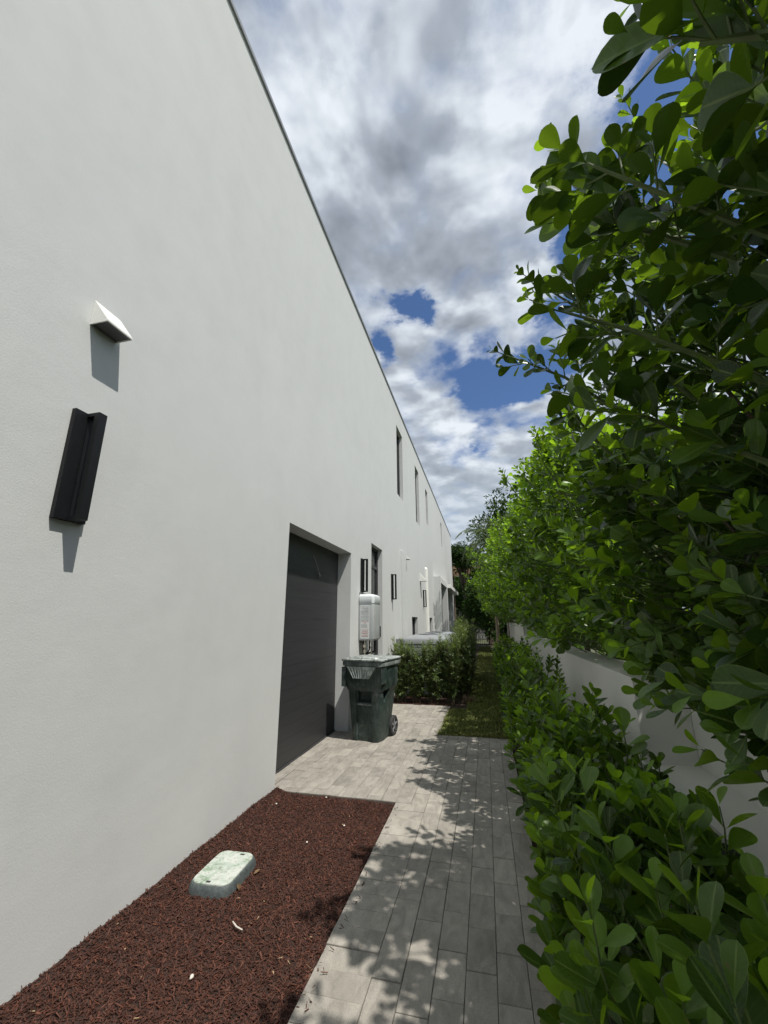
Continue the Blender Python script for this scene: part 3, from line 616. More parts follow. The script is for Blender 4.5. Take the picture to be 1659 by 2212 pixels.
# pockets cut into the body
def cut(o, verts, faces):
    me = bpy.data.meshes.new('cut'); p = ORG[o.name]; me.from_pydata([(v[0] - p.x, v[1] - p.y, v[2] - p.z) for v in verts], [], faces)
    bm = bmesh.new(); bm.from_mesh(me); bmesh.ops.recalc_face_normals(bm, faces=bm.faces); bm.to_mesh(me); bm.free()
    c = bpy.data.objects.new('cutter', me); COL.objects.link(c); c.location = p
    md = o.modifiers.new('b', 'BOOLEAN'); md.operation = 'DIFFERENCE'; md.object = c; md.solver = 'EXACT'
    bpy.context.view_layer.update(); dg = bpy.context.evaluated_depsgraph_get()
    nm = bpy.data.meshes.new_from_object(o.evaluated_get(dg)); o.modifiers.clear()
    if len(nm.polygons) > 20: o.data = nm
    bpy.data.objects.remove(c)
def pris(P, d):   # P list of (u,v,z) front polygon, extruded by d
    n = len(P); v = [bl(*p) for p in P] + [bl(p[0] + d[0], p[1] + d[1], p[2] + d[2]) for p in P]
    return v, [tuple(range(n))[::-1], tuple(range(n, 2 * n))] + [(i, (i + 1) % n, n + (i + 1) % n, n + i) for i in range(n)]
cut(body, *pris([(-.095, .04, .455), (.095, .04, .455), (.095, .04, .585), (-.095, .04, .585)], (0, .12, .02)))
cut(body, *pris([(.30, .13, .615), (.30, .34, .625), (.30, .25, .47), (.30, .19, .45)], (-.10, 0, 0)))
try: body.data.set_sharp_from_angle(angle=R(35))
except Exception: pass
k = MB(); k.tube([bl(-.105, .105, .44), bl(.105, .105, .44)], 0.014, 8); k.build('grab_bar', 'bin_worn', t)
k = MB()   # rim flange
def rim(hw, v0, v1, z): return ring(hw, v0, v1, z, 0, .1, .06, .05)
loft(k, [rim(.292, .005, .655, .915), rim(.306, -.008, .67, .925), rim(.308, -.01, .672, .965), rim(.300, -.004, .665, .982)], (True, True)); k.build('rim', 'bin_worn', t)
k = MB()   # front scoop with ribs
n = 9
P0 = [(-.215 + .43 * i / (2 * n)) for i in range(2 * n + 1)]
top = []; bot = []
for i, u in enumerate(P0):
    rb = -0.012 if (i % 2) else 0.0
    f = abs(u) / .215
    top.append(bl(u, -.020 + 0 * rb, .915)); ub = u * 0.56; bot.append(bl(ub, -.022 + rb, .772))
vs = top + bot + [bl(u, .03, .915) for u in P0] + [bl(u * .56, .03, .775) for u in P0]; m_ = len(P0)
fs = [(i, i + 1, m_ + i + 1, m_ + i) for i in range(m_ - 1)] + [(m_ + i, m_ + i + 1, 3 * m_ + i + 1, 3 * m_ + i) for i in range(m_ - 1)] + [(i + 1, i, 2 * m_ + i, 2 * m_ + i + 1) for i in range(m_ - 1)]
fs += [(0, m_, 3 * m_, 2 * m_), (m_ - 1, 2 * m_ - 1, 4 * m_ - 1, 3 * m_ - 1)]
k.add(vs, fs, False); k.build('front_scoop', 'bin_worn', t)
k = MB()   # left shoulder block
v, f = pris([(-.30, .0, .66), (-.235, .0, .66), (-.235, .0, .905), (-.30, .0, .905)], (0, .09, 0)); k.add(v, f); k.build('shoulder', 'bin_green', t); k = MB()
v, f = pris([(.27, .03, .70), (.297, .03, .72), (.297, .03, .905), (.27, .03, .905)], (0, .12, 0)); k.add(v, f)
k.build('shoulder', 'bin_green', t)
k = MB()
loft(k, [rim(.311, -.02, .675, .984), rim(.316, -.025, .68, .990), rim(.316, -.025, .68, 1.004), rim(.300, -.01, .665, 1.014), rim(.27, .03, .63, 1.016)]); lid = k.build('lid', 'bin_lid', t)
k = MB(); loft(k, [ring(.235, .005, .30, 1.0165, 0), ring(.228, .012, .292, 1.030, 0), ring(.20, .04, .26, 1.036, 0)]); 
for u in (-.12, 0, .12): v, f = pris([(u - .012, .32, 1.0165), (u + .012, .32, 1.0165), (u + .008, .32, 1.028), (u - .008, .32, 1.028)], (0, .27, 0)); k.add(v, f)
k.build('lid_panel', 'bin_lid', lid)
k = MB(); k.tube([bl(-.26, .71, .97), bl(.26, .71, .97)], 0.016, 8)
for u in (-.24, .24): k.tube([bl(u, .66, .94), bl(u, .715, .975)], 0.014, 6)
k.build('handle', 'bin_green', t)
k = MB(); k.tube([bl(-.21, .535, .125), bl(.21, .535, .125)], 0.012, 8); k.build('axle', 'hub_grey', t)
for sgn in (-1, 1):
    c0 = Vector((sgn * .222, .535, .125)); k = MB(); prof = [(.085, -.022), (.112, -.026), (.124, -.018), (.125, 0), (.124, .018), (.112, .026), (.085, .022)]; N = 28; vs = []
    for i in range(N):
        th = 2 * math.pi * i / N
        for r_, o_ in prof: vs.append(bl(c0.x + o_, c0.y + r_ * math.cos(th), c0.z + r_ * math.sin(th)))
    q = len(prof); fs = [(i * q + j, i * q + (j + 1) % q, ((i + 1) % N) * q + (j + 1) % q, ((i + 1) % N) * q + j) for i in range(N) for j in range(q)]
    k.add(vs, fs, True); wh = k.build('wheel', 'rubber', t)
    k = MB()
    for i in range(5):
        th = 2 * math.pi * i / 5 + .3; k.tube([bl(c0.x + sgn * .012, c0.y, c0.z), bl(c0.x + sgn * .016, c0.y + .09 * math.cos(th), c0.z + .09 * math.sin(th))], [.018, .011], 6)
    k.tube([bl(c0.x - .02, c0.y, c0.z), bl(c0.x + sgn * .026, c0.y, c0.z)], .022, 10); k.tube([bl(c0.x - .004, c0.y, c0.z), bl(c0.x + .004, c0.y, c0.z)], .086, 20)
    k.build('hub', 'hub_grey', wh)
# ------------------------------------------------------------------ air conditioners
def ac(y, label):
    x0, x1 = -1.76, -0.78; t = thing('air_conditioner', label, 'air conditioner', ((x0 + x1) / 2, y + 0.48, 0), 'row of grey outdoor air conditioners')
    y1 = y + 0.94; top = 1.13
    k = MB(); k.box(x0, x1, y, y1, 0.02, 0.10, 0.01); k.build('base', 'ac_dark', t)
    k = MB(); loft(k, [[(a_, b2, z) for a_, b2 in rrect(x0 + .03, x1 - .03, y + .03, y1 - .03, .06)] for z in (.10, top - .12)]); k.build('coil', 'ac_dark', t)
    for cx_, cy_ in ((x0, y), (x1, y), (x0, y1), (x1, y1)):
        k = MB(); k.box(min(cx_, cx_ + (.07 if cx_ == x0 else -.07)), max(cx_, cx_ + (.07 if cx_ == x0 else -.07)), min(cy_, cy_ + (.07 if cy_ == y else -.07)), max(cy_, cy_ + (.07 if cy_ == y else -.07)), .1, top - .1)
        k.build('post', 'ac_grey', t)
    k = MB(); k.box(x0 + .2, x1 - .25, y - .002, y + .03, .66, 1.0)
    k.box(x0 + .005, x0 + .2, y + .004, y + .03, .15, 1.0); k.box(x1 - .25, x1 - .005, y + .004, y + .03, .15, 1.0); k.box(x0 + .2, x1 - .25, y + .004, y + .03, .15, .655); pn = k.build('service_panel', 'ac_grey', t)
    k = MB()
    for z in (.72, .80, .88, .96): k.box(x0 + .22, x1 - .27, y - .006, y - .0025, z, z + .006)
    k.build('groove', 'ac_dark', pn)
    k = MB(); loft(k, [[(a_, b2, z) for a_, b2 in rrect(x0 - .01 + i, x1 + .01 - i, y - .01 + i, y1 + .01 - i, .08 )] for z, i in ((top - .11, 0), (top - .02, 0), (top + .01, .02), (top + .05, .10), (top + .075, .22))], (True, True)); hood_ = k.build('top_cover', 'ac_grey', t)
    k = MB(); cx_, cy_ = (x0 + x1) / 2, (y + y1) / 2
    for r_ in (.08, .13, .18, .23, .28): k.tube([(cx_ + r_ * math.cos(R(q * 15)), cy_ + r_ * math.sin(R(q * 15)), top + .083 - .02 * max(0, r_ - .18) * 5) for q in range(25)], .004, 4)
    k.build('fan_grille', 'ac_dark', hood_)
ac(8.98, 'nearest grey air conditioner behind the feathery bushes'); ac(10.1, 'middle grey air conditioner of the row by the wall'); ac(11.22, 'farthest grey air conditioner of the row by the wall')
# ------------------------------------------------------------------ garden wall at the right
t = thing('garden_wall', 'stepped low white stucco garden wall behind the low hedge at the right', 'garden wall', (1.15, 8, 0))
k = MB(); k.box(1.0, 1.34, 12.05, 25.5, -0.1, 1.535); k.build('tall_section', 'garden_wall', t)
k = MB(); k.box(1.0, 1.33, 3.45, 12.05, -0.1, 1.095); k.build('middle_section', 'garden_wall', t)
k = MB(); k.box(0.985, 1.331, -2.0, 4.2, -0.1, 0.55) ; k.build('ledge', 'garden_wall', t)
k = MB(); k.box(1.333, 1.62, -2.0, 3.6, -0.1, 1.10); k.build('back_section', 'garden_wall', t)
t = thing('neighbour_wall', 'plain white wall of the neighbouring plot glimpsed through the tall hedge', 'wall', (2.7, 2, 0))
k = MB(); k.box(2.6, 2.9, -3, 6.1, -0.1, 2.0); k.build('panel', 'garden_wall', t)
k = MB(); k.box(2.57, 2.93, -3, 6.13, 2.0, 2.06); k.build('wall_cap', 'garden_wall', t)
# ------------------------------------------------------------------ plants
def leaf_template(st, wd, fold, curl, n_across=2, tipq=True):
    """paddle leaf: rows along length, 2*n_across+1 verts across. returns verts, quads, rib"""
    V = []; rib = []; m = 2 * n_across + 1
    for t, w_ in zip(st, wd):
        for j in range(m):
            u = (j - n_across) / n_across
            z = fold * abs(u) * w_ * (1.0 if abs(u) < 0.6 else 0.8) + curl * (t * t) * 1.0
            V.append((u * w_, t - 0.02 * abs(u) * (1 if t > .8 else 0), z)); rib.append(abs(u))
    Q = [(i * m + j, i * m + j + 1, (i + 1) * m + j + 1, (i + 1) * m + j) for i in range(len(st) - 1) for j in range(m - 1)]
    return np.array(V), np.array(Q), np.array(rib)
ST = (0, .06, .16, .30, .45, .60, .74, .86, .94, .985, 1.0); WD = (.018, .018, .06, .145, .22, .272, .285, .245, .17, .085, .02)
HI = [leaf_template(ST, WD, .28, c) for c in (-.10, .02, .12)]
ST2 = (0, .12, .35, .62, .85, 1.0); WD2 = (.015, .04, .18, .275, .22, .05)
MD = [leaf_template(ST2, WD2, .3, c, 1) for c in (-.08, .04, .12)]
OV = [leaf_template((0, .25, .55, .82, 1.0), (.02, .17, .22, .14, .01), .25, c, 1) for c in (-.15, 0.0, .1)]
NE = [leaf_template((0, .3, .7, 1.0), (.02, .07, .065, .008), .2, c, 1) for c in (-.12, .0, .15)]
def leaves_mesh(name, Lf, tmpl, mat, parent, seed=1):
    """Lf: list of (pos, dir, normal, size, rnd)"""
    if not Lf: return None
    r = np.random.default_rng(seed)
    P = np.array([l[0] for l in Lf]); D = np.array([l[1] for l in Lf]); N = np.array([l[2] for l in Lf]); s = np.array([l[3] for l in Lf]); A = np.array([l[4] for l in Lf])
    D /= np.linalg.norm(D, axis=1)[:, None]; X = np.cross(D, N); X /= (np.linalg.norm(X, axis=1)[:, None] + 1e-9); N = np.cross(X, D)
    ch = r.integers(0, len(tmpl), len(P)); Vs = []; Qs = []; As = []; Rs = []; Ts = []; k = 0
    for c, (T, Q, rb) in enumerate(tmpl):
        i = np.where(ch == c)[0]
        if not len(i): continue
        wsc = r.uniform(.85, 1.15, len(i))
        V = P[i][:, None] + s[i][:, None, None] * (T[None, :, 0:1] * (X[i] * wsc[:, None])[:, None] + T[None, :, 1:2] * D[i][:, None] + T[None, :, 2:3] * N[i][:, None])
        Vs.append(V.reshape(-1, 3)); Qs.append((Q[None] + (np.arange(len(i)) * len(T))[:, None, None]).reshape(-1, 4) + k); k += len(i) * len(T)
        As.append(np.repeat(A[i], len(T))); Rs.append(np.tile(rb, len(i))); Ts.append(np.tile(T[:, 1], len(i)))
    return fast_mesh(name, np.concatenate(Vs), np.concatenate(Qs), mat, parent, {'rnd': np.concatenate(As), 'rib': np.concatenate(Rs), 'tl': np.concatenate(Ts)})
def nrm(v):
    return v / (np.linalg.norm(v) + 1e-9)
Z3 = np.array([0, 0, 1.0])
LEAF_TONE = [0.0, 1.0]     # leaf tone offset and scale; young shoots are paler
def twig(Lf, mb, p, d, length, size, r, nodes=None, up=0.25, rad=0.0035, tip=0.55):
    """a shoot with opposite decussate leaf pairs; returns nothing"""
    d = nrm(np.array(d, float)); p = np.array(p, float); nodes = nodes or max(3, int(length / (size * .36)))
    seg = length / nodes; pts = [p.copy()]; side = nrm(np.cross(d, Z3 + r.normal(0, .3, 3))); ph = r.uniform(0, 3.14)
    base = LEAF_TONE[0] + LEAF_TONE[1] * r.uniform(.05, .75)
    for i in range(nodes):
        d = nrm(d + up * seg * 3.0 * Z3 + r.normal(0, .07, 3)); p = p + d * seg; pts.append(p.copy())
        t = (i + 1) / nodes; a = ph + i * 1.5708
        e1 = nrm(side - d * side.dot(d)); e2 = np.cross(d, e1); v = e1 * math.cos(a) + e2 * math.sin(a)
        sz = size * (1.0 if t < .6 else 1.0 - (1 - tip) * (t - .6) / .4) * (0.75 + .25 * min(1, t * 3))
        for sg in (1, -1):
            if r.random() < .06: continue
            op = r.uniform(.55, 1.05) if t < .85 else r.uniform(.9, 1.6)
            ld = nrm(v * sg + d * op + r.normal(0, .13, 3)); nn = nrm(d - ld * d.dot(ld) + .35 * Z3 + r.normal(0, .18, 3))
            Lf.append((p + ld * rad, ld, nn, sz * r.uniform(.8, 1.12), min(1, max(0, base + r.normal(0, .16) + (.3 if t > .8 else 0)))))
    mb.tube(pts, [rad * (1 - .5 * i / len(pts)) for i in range(len(pts))], 5, cap=False)
    return pts[-1]
def bez(a, b, c, n=7):
    a, b, c = map(lambda q: np.array(q, float), (a, b, c)); return [(1 - t) ** 2 * a + 2 * t * (1 - t) * b + t * t * c for t in np.linspace(0, 1, n)]
GL = 'tall clusia shrubs forming the hedge on the right'
def clusia(name, label, group, base, trunks, twigs, hi, size, seed, branches=()):
    """trunks: list of (p0, mid, p1, r0); twigs: list of (pos, dir, len, size); branches: overhanging limbs (list of polyline pts) with shoots on them"""
    r = np.random.default_rng(seed); t = thing(name, label, 'shrub', base, group)
    Lf = []; sm = MB(); tm = MB(); nodes = []
    for (a, b, c, r0) in trunks:
        pts = bez(a, b, c, 10); tm.tube(pts, [r0 * (1 - .75 * i / 9) for i in range(10)], 7); nodes += pts
    for pts in branches:
        pts = [np.array(p, float) for p in pts]; n = len(pts)
        dense = []
        for i in range(n - 1):
            for q in range(4): dense.append(pts[i] + (pts[i + 1] - pts[i]) * q / 4)
        dense.append(pts[-1]); sm.tube(dense, [.012 * (1 - .72 * i / len(dense)) for i in range(len(dense))], 6, cap=False)
        start = int(len(dense) * .42)
        for i in range(start, len(dense) - 1):
            d = nrm(dense[i + 1] - dense[i]); k = 1
            for _ in range(k):
                sd = nrm(np.cross(d, r.normal(0, 1, 3))); twig(Lf, sm, dense[i], d * .7 + sd * .9 + Z3 * .2, r.uniform(.08, .15), size * r.uniform(.7, 1.0), r, up=.3, rad=.003)
        d = nrm(dense[-1] - dense[-3]); twig(Lf, sm, dense[-1] - d * .02, d, r.uniform(.12, .18), size * .75, r, up=.2, rad=.003, tip=.4)
    N = np.array(nodes)
    for (p, d, ln, sz) in twigs:
        p = np.array(p, float); ok = N[N[:, 2] < p[2] + .1]
        q = (ok if len(ok) else N); q = q[np.argmin(np.linalg.norm(q - p, axis=1) + .3 * np.abs(q[:, 2] - p[2] + .35))]
        dd = nrm(np.array(d, float)); L_ = np.linalg.norm(p - q)
        if L_ > .03: sm.tube(bez(q, p - dd * min(.4, L_ * .5), p, 5), [.009, .0075, .006, .005, .0042], 5, cap=False)
        twig(Lf, sm, p, dd, ln, sz, r)
    tm.build('trunk', 'stem_brown', t); sm.build('branches', 'stem_green', t, fixn=False)
    leaves_mesh('foliage', Lf, HI if hi else MD, 'clusia_leaf', t, seed)
    return len(Lf)
total = 0
# ---- tall hedge: (y centre, top z, left x at low/mid/top)
def smooth(a, b, x): t = np.clip((x - a) / (b - a), 0, 1); return t * t * (3 - 2 * t)
def xleft(y, z):
    # left boundary of the hedge mass
    v = 0.80 - .10 * smooth(1.0, 2.2, z)
    v = v - .22 * smooth(3.2, 5.0, y) - .30 * smooth(6.5, 9.5, y) - .28 * smooth(9.0, 11.0, y) * smooth(1.6, 2.4, z)
    v -= .10 * math.sin(2.3 * y + 1.2 * z) * smooth(3.4, 4.4, y)
    v += .35 * smooth(2.6, 3.5, z) * smooth(2.3, 3.0, y)
    return v
def ztop(y):
    near = 3.6; mid = 2.80 + .67 * smooth(3.3, 4.3, y) + .35 * smooth(6, 9.5, y) + .20 * math.sin(2.4 * y + .9) * smooth(4.2, 5, y)
    return near * (1 - smooth(2.15, 2.7, y)) + mid * smooth(2.15, 2.7, y)
TALL = [(-1.6, 1.2), (-.5, 1.1), (.55, .9), (1.35, .8), (2.15, .8), (3.05, 1.0), (4.1, 1.1), (5.3, 1.25), (6.6, 1.35), (8.0, 1.4), (9.4, 1.4), (10.9, 1.6), (12.6, 1.8), (14.6, 2.2), (17.0, 2.6)]
LABT = ['tall clusia behind the camera, farthest back', 'tall clusia just behind the camera whose shade falls on the path', 'tall clusia at the right edge nearest the camera, very large dark leaves overhead', 'tall clusia second from the camera with branches reaching over the path', 'tall clusia third from the camera, its long lower branch reaching farthest into the sky',
        'tall clusia fourth from the camera, behind the end of the middle wall section', 'tall clusia fifth from the camera, with an upright shoot peaking against the clouds', 'sunlit tall clusia sixth from the camera, over the middle wall section', 'sunlit tall clusia seventh from the camera',
        'sunlit tall clusia eighth from the camera, before the tall wall section', 'tall clusia ninth from the camera leaning towards the lawn', 'tall clusia tenth from the camera overhanging the lawn', 'tall clusia eleventh from the camera beside the tall wall section', 'tall clusia twelfth from the camera', 'farthest tall clusia in the hedge']
BR = {2: [[(1.1, .45, 1.9), (.75, .5, 2.2), (.48, .53, 2.36), (.40, .54, 2.40)]],
      3: [[(1.1, 1.0, 1.9), (.75, .95, 2.35), (.5, .92, 2.55), (.36, .9, 2.66)], [(1.1, 1.1, 2.0), (.75, 1.1, 2.45), (.5, 1.1, 2.66), (.37, 1.09, 2.74)], [(1.1, 1.2, 1.8), (.75, 1.18, 2.15), (.48, 1.16, 2.33), (.31, 1.16, 2.43)], [(1.0, 1.2, 1.6), (.75, 1.2, 1.9), (.52, 1.22, 2.06), (.38, 1.22, 2.14)]],
      4: [[(1.1, 2.0, 2.0), (.75, 1.95, 2.4), (.45, 1.85, 2.62), (.22, 1.78, 2.72)], [(1.1, 2.0, 2.4), (.8, 1.95, 2.8), (.55, 1.85, 3.0), (.38, 1.75, 3.08)], [(1.0, 2.1, 1.8), (.75, 2.05, 2.15), (.55, 1.95, 2.35), (.45, 1.85, 2.46)], [(1.0, 2.2, 1.6), (.8, 2.3, 1.95), (.7, 2.35, 2.15), (.66, 2.4, 2.28)]],
      5: [[(1.2, 3.0, 1.8), (1.0, 3.1, 2.2), (.9, 3.2, 2.55), (.88, 3.2, 2.7)], [(1.2, 2.8, 1.8), (.95, 2.7, 2.1), (.82, 2.65, 2.35), (.78, 2.6, 2.45)]],
      6: [[(1.1, 3.8, 2.0), (.8, 3.7, 2.5), (.62, 3.65, 2.85), (.56, 3.62, 3.08)], [(1.1, 4.0, 2.0), (.75, 4.0, 2.45), (.55, 4.0, 2.75), (.46, 4.0, 2.9)]],
      7: [[(1.0, 5.2, 2.2), (.7, 5.1, 2.7), (.48, 5.0, 3.0), (.38, 4.95, 3.18)]],
      10: [[(.8, 9.3, 2.3), (.3, 9.3, 2.6), (0.0, 9.3, 2.8), (-.2, 9.3, 2.9)]], 11: [[(.8, 10.4, 1.9), (.2, 10.2, 2.2), (-.1, 10.0, 2.35), (-.36, 9.9, 2.5)], [(.6, 10.8, 2.4), (.1, 10.7, 2.8), (-.15, 10.6, 3.0), (-.28, 10.5, 3.2)]]}
for i, (yc, wy) in enumerate(TALL):
    LEAF_TONE[:] = (0.0, .62) if yc < 3 else (.16, 1.0)  # shade painted into the near shrubs' leaf colour, sunlight into those farther off
    r = np.random.default_rng(100 + i); zt = ztop(yc); hi = yc < 6
    bx = 1.22 if yc < 3 else 1.75; bz = .54 if yc < 3 else -.1
    if yc < 3: bx = 1.9; bz = -.1
    trunks = []
    for k in range(4):
        ex = r.uniform(.85, 1.7); ey = yc + r.uniform(-.4, .4)
        trunks.append(((bx + r.uniform(-.1, .1), yc + r.uniform(-.12, .12), bz), (bx - .05, yc + (ey - yc) * .3, 1.6), (ex, ey, zt - .45), .028))
    if i in (2, 3): trunks.append(((1.30, yc - .15, .5), (1.15, yc + .1, 1.1), (.95, yc + .5, 1.9), .024))
    tw = []; n = int((240 if yc < 2.5 else 190 if hi else 150) * wy * (zt - 0.9) / 2.2)
    while len(tw) < n:
        y = yc + r.uniform(-.55, .55) * wy; z = r.uniform(1.12 if yc > 3.2 else .8, ztop(y)); xl = xleft(y, z)
        depth = r.random() ** 1.6; x = xl + .12 + depth * (2.3 - xl); top = ztop(y) - .12
        if z > top + .05 or (z < (1.12 if y > 1.5 else .8) if y < 3 else z < 1.60 + .14 * smooth(5.5, 8, y) - .42 * x + r.uniform(0, .06)): continue
        if math.hypot(x, y) < .6: continue
        edge = 1 - depth; up = .55 + .6 * smooth(top - .8, top, z)
        if z < 1.5: up = .25 + r.uniform(-.2, .3)
        d = (-.9 * edge + r.normal(0, .45), r.normal(0, .45) - (.25 if edge > .5 else 0), up + r.normal(0, .25))
        sz = (.145 if i < 5 else .135 if i < 9 else .115) * r.uniform(.7, 1.15)
        ln = r.uniform(.18, .36); tw.append(((x, y, z), d, ln, sz))
    if i in (2, 3):
        for k in range(46): tw.append(((r.uniform(.80, 1.25), r.uniform(.75, 1.55), r.uniform(.78, 1.45)), (r.normal(-.5, .4), r.normal(-.2, .4), r.uniform(-.4, .5)), r.uniform(.2, .3), .14))
    for k in range(int(90 * wy) if yc > 0 else 0):
        y = yc + r.uniform(-.55, .55) * wy; tw.append(((r.uniform(1.3, 2.3), y, r.uniform(1.15, ztop(y) - .2)), r.normal(0, .6, 3) + (0, 0, .4), r.uniform(.25, .4), .15))
    # upright shoots at the top for an uneven outline
    for k in range(int(10 * wy)):
        y = yc + r.uniform(-.5, .5) * wy; x = r.uniform(xleft(y, ztop(y)) + .1, 1.6); tw.append(((x, y, ztop(y) - r.uniform(.15, .35)), (r.normal(-.1, .15), r.normal(0, .15), 1), r.uniform(.25, .5), .075))
    if i == 6:
        for (x, y, z) in ((.62, 3.6, 2.55), (.70, 3.75, 2.65), (.58, 3.55, 2.75), (.66, 3.6, 2.8)): tw.append(((x, y, z), (-.08, -.02, 1), .42, .065))
    total += clusia('clusia_shrub', LABT[i], GL, (bx, yc, bz), trunks, tw, hi, (.15, .15, .155, .145, .10)[i] if i < 5 else .10, 200 + i, BR.get(i, ()))
# ---- low hedge along the path
LEAF_TONE[:] = (0.08, 1.1)
GLO = 'low clusia shrubs planted along the path and lawn'
ordn = ['first', 'second', 'third', 'fourth', 'fifth', 'sixth', 'seventh', 'eighth', 'ninth', 'tenth', 'eleventh', 'twelfth', 'thirteenth', 'fourteenth', 'fifteenth', 'sixteenth', 'seventeenth', 'eighteenth', 'nineteenth', 'twentieth', 'twenty-first', 'twenty-second']
ylow = [.62, 1.0, 1.4, 1.82, 2.25, 2.7, 3.15, 3.65, 4.2, 4.8, 5.4, 6.05, 6.7, 7.4, 8.1, 8.9, 9.7, 10.6, 11.6, 12.8, 14.2]
for i, yc in enumerate(ylow):
    r = np.random.default_rng(500 + i); hi = yc < 3.4; ht = 1.0 if yc < 1.2 else .93 if yc < 2.5 else (1.08 if yc < 3.9 else .93 if yc < 5 else 1.08); xc = .62
    t = thing('low_clusia', 'low clusia shrub in the row along the path, %s from the camera%s' % (ordn[i], ''), 'shrub', (xc, yc, -.02), GLO)
    Lf = []; sm = MB(); n = 34 if yc < 4 else 26; wy = .24 if yc < 4 else .36
    for k in range(n):
        x = xc + r.normal(0, .10); y = yc + r.normal(0, .08); hx = np.clip(xc + r.normal(-.03, .17), .34, .82); hy = yc + r.uniform(-wy, wy); hz = ht * r.uniform(.45, .98) - .14
        if k % 3 == 0: hx = r.uniform(.20, .36); hz = r.uniform(.28, .72)
        if k % 6 == 0: hz = r.uniform(.12, .4)
        if i < 2 and k % 9 == 4: hx = r.uniform(.66, .92); hz = r.uniform(.90, 1.05)
        if 2 <= i < 10 and hx > .55: hz *= 1 - .55 * (hx - .55)
        pts = bez((x, y, -.02), ((x + hx) / 2 * .7 + x * .3, (y + hy) / 2, hz * .7), (hx, hy, hz), 8); sm.tube(pts, [.0065 * (1 - .4 * q / 8) for q in range(8)], 5, cap=False)
        d = nrm(pts[-1] - pts[-2] + Z3 * .15); sz = (.13 if yc < 2.4 else .115 if yc < 4 else .10) * r.uniform(.75, 1.15)
        twig(Lf, sm, pts[-1], d, r.uniform(.12, .20), sz, r, up=.5)
        for q in range(2, 8):
            dd = nrm(pts[q] - pts[q - 1]); a = r.uniform(0, 6.28); e1 = nrm(np.cross(dd, Z3 + .01)); e2 = np.cross(dd, e1); v = e1 * math.cos(a) + e2 * math.sin(a)
            for sg in (1, -1):
                if pts[q][2] < .12: continue
                ld = nrm(v * sg + dd * r.uniform(.5, .9)); Lf.append((pts[q], ld, nrm(dd + .4 * Z3 + r.normal(0, .15, 3)), sz * r.uniform(.8, 1.1), float(np.clip(r.normal(.35, .2), 0, 1))))
    sm.build('stems', 'stem_green', t, fixn=False); leaves_mesh('foliage', Lf, HI if hi else MD, 'clusia_leaf', t, 900 + i); total += len(Lf)
# ---- feathery bushes in front of the air conditioners
GP = 'feathery podocarpus bushes around the air conditioners'
def podo(label, x, y, h, rad, seed, dens=1.0):
    r = np.random.default_rng(seed); t = thing('podocarpus_bush', label, 'bush', (x, y, -.02), GP); Lf = []; sm = MB()
    for k in range(int(40 * dens)):
        a = r.uniform(0, 6.28); rr_ = rad * math.sqrt(r.random()); zt_ = h * (r.uniform(.5, 1.0) if r.random() < .85 else r.uniform(1.0, 1.1))
        e = (x + rr_ * math.cos(a), y + rr_ * math.sin(a), zt_); pts = bez((x + r.normal(0, .05), y + r.normal(0, .05), -.03), (x + rr_ * .6 * math.cos(a), y + rr_ * .6 * math.sin(a), zt_ * .5), e, 12)
        sm.tube(pts, [.006 * (1 - .7 * q / 12) for q in range(12)], 5, cap=False)
        for q in range(2, 12):
            dd = nrm(pts[q] - pts[q - 1]); nb = 2 if q < 11 else 1
            for _ in range(nb):
                td = nrm(dd * .8 + r.normal(0, .6, 3) + Z3 * .25) if q < 11 else dd; tl = r.uniform(.07, .14); p0 = pts[q]; p1 = p0 + td * tl
                sm.tube([p0, p1], [.002, .001], 4, cap=False)
                for m_ in range(11):
                    f = (m_ + 1) / 11; v = nrm(np.cross(td, r.normal(0, 1, 3))); ld = nrm(v + td * r.uniform(.4, 1.0))
                    Lf.append((p0 + td * tl * f, ld, nrm(td + r.normal(0, .3, 3)), r.uniform(.05, .085), float(np.clip(r.normal(.45, .22) + (.35 if zt_ > .9 * h and q > 9 else 0), 0, 1))))
    sm.build('stems', 'stem_brown', t, fixn=False); leaves_mesh('foliage', Lf, NE, 'podo_leaf', t, seed + 1); return len(Lf)
for i, (x, y, h, rd, lab) in enumerate([(-1.70, 8.42, 1.0, .20, 'leftmost feathery bush in front, partly behind the wheeled bin'), (-1.38, 8.40, .90, .22, 'feathery bush second from the left before the nearest air conditioner'), (-1.05, 8.42, .97, .22, 'feathery bush third from the left before the nearest air conditioner'),
        (-.76, 8.45, 1.04, .22, 'feathery bush at the right end of the front row'), (-.52, 8.95, 1.22, .22, 'bright feathery bush at the corner beside the lawn'), (-.50, 9.6, 1.32, .24, 'second feathery bush back along the lawn side'), (-.52, 10.3, 1.36, .26, 'third feathery bush back along the lawn side'), (-.54, 11.1, 1.36, .27, 'fourth feathery bush back along the lawn side'), (-.56, 12.0, 1.34, .28, 'last feathery bush along the lawn side')]):
    total += podo(lab, x, y, h, rd, 700 + i, 1.15 if i < 4 else 1.0)
# small tuft at bush corner
k = MB(); r = np.random.default_rng(5)
t = thing('grass_tuft', 'yellowing spiky grass tuft at the corner of the mulch bed by the lawn', 'grass tuft', (-.38, 8.5, -.02))
for _ in range(70):
    a = r.uniform(0, 6.28); l = r.uniform(.10, .2); b0 = np.array((-.38 + r.normal(0, .06), 8.5 + r.normal(0, .07), -.02)); tp = b0 + np.array((math.cos(a) * l * .7, math.sin(a) * l * .7, l * .8))
    s_ = np.array((-math.sin(a), math.cos(a), 0)) * .004; m_ = (b0 + tp) / 2 + Z3 * .03; k.add([b0 - s_, b0 + s_, m_ + s_, m_ - s_], [(0, 1, 2, 3)]); k.add([m_ - s_, m_ + s_, tp], [(0, 1, 2)])
k.build('blades', 'dry_leaf', t, fixn=False)
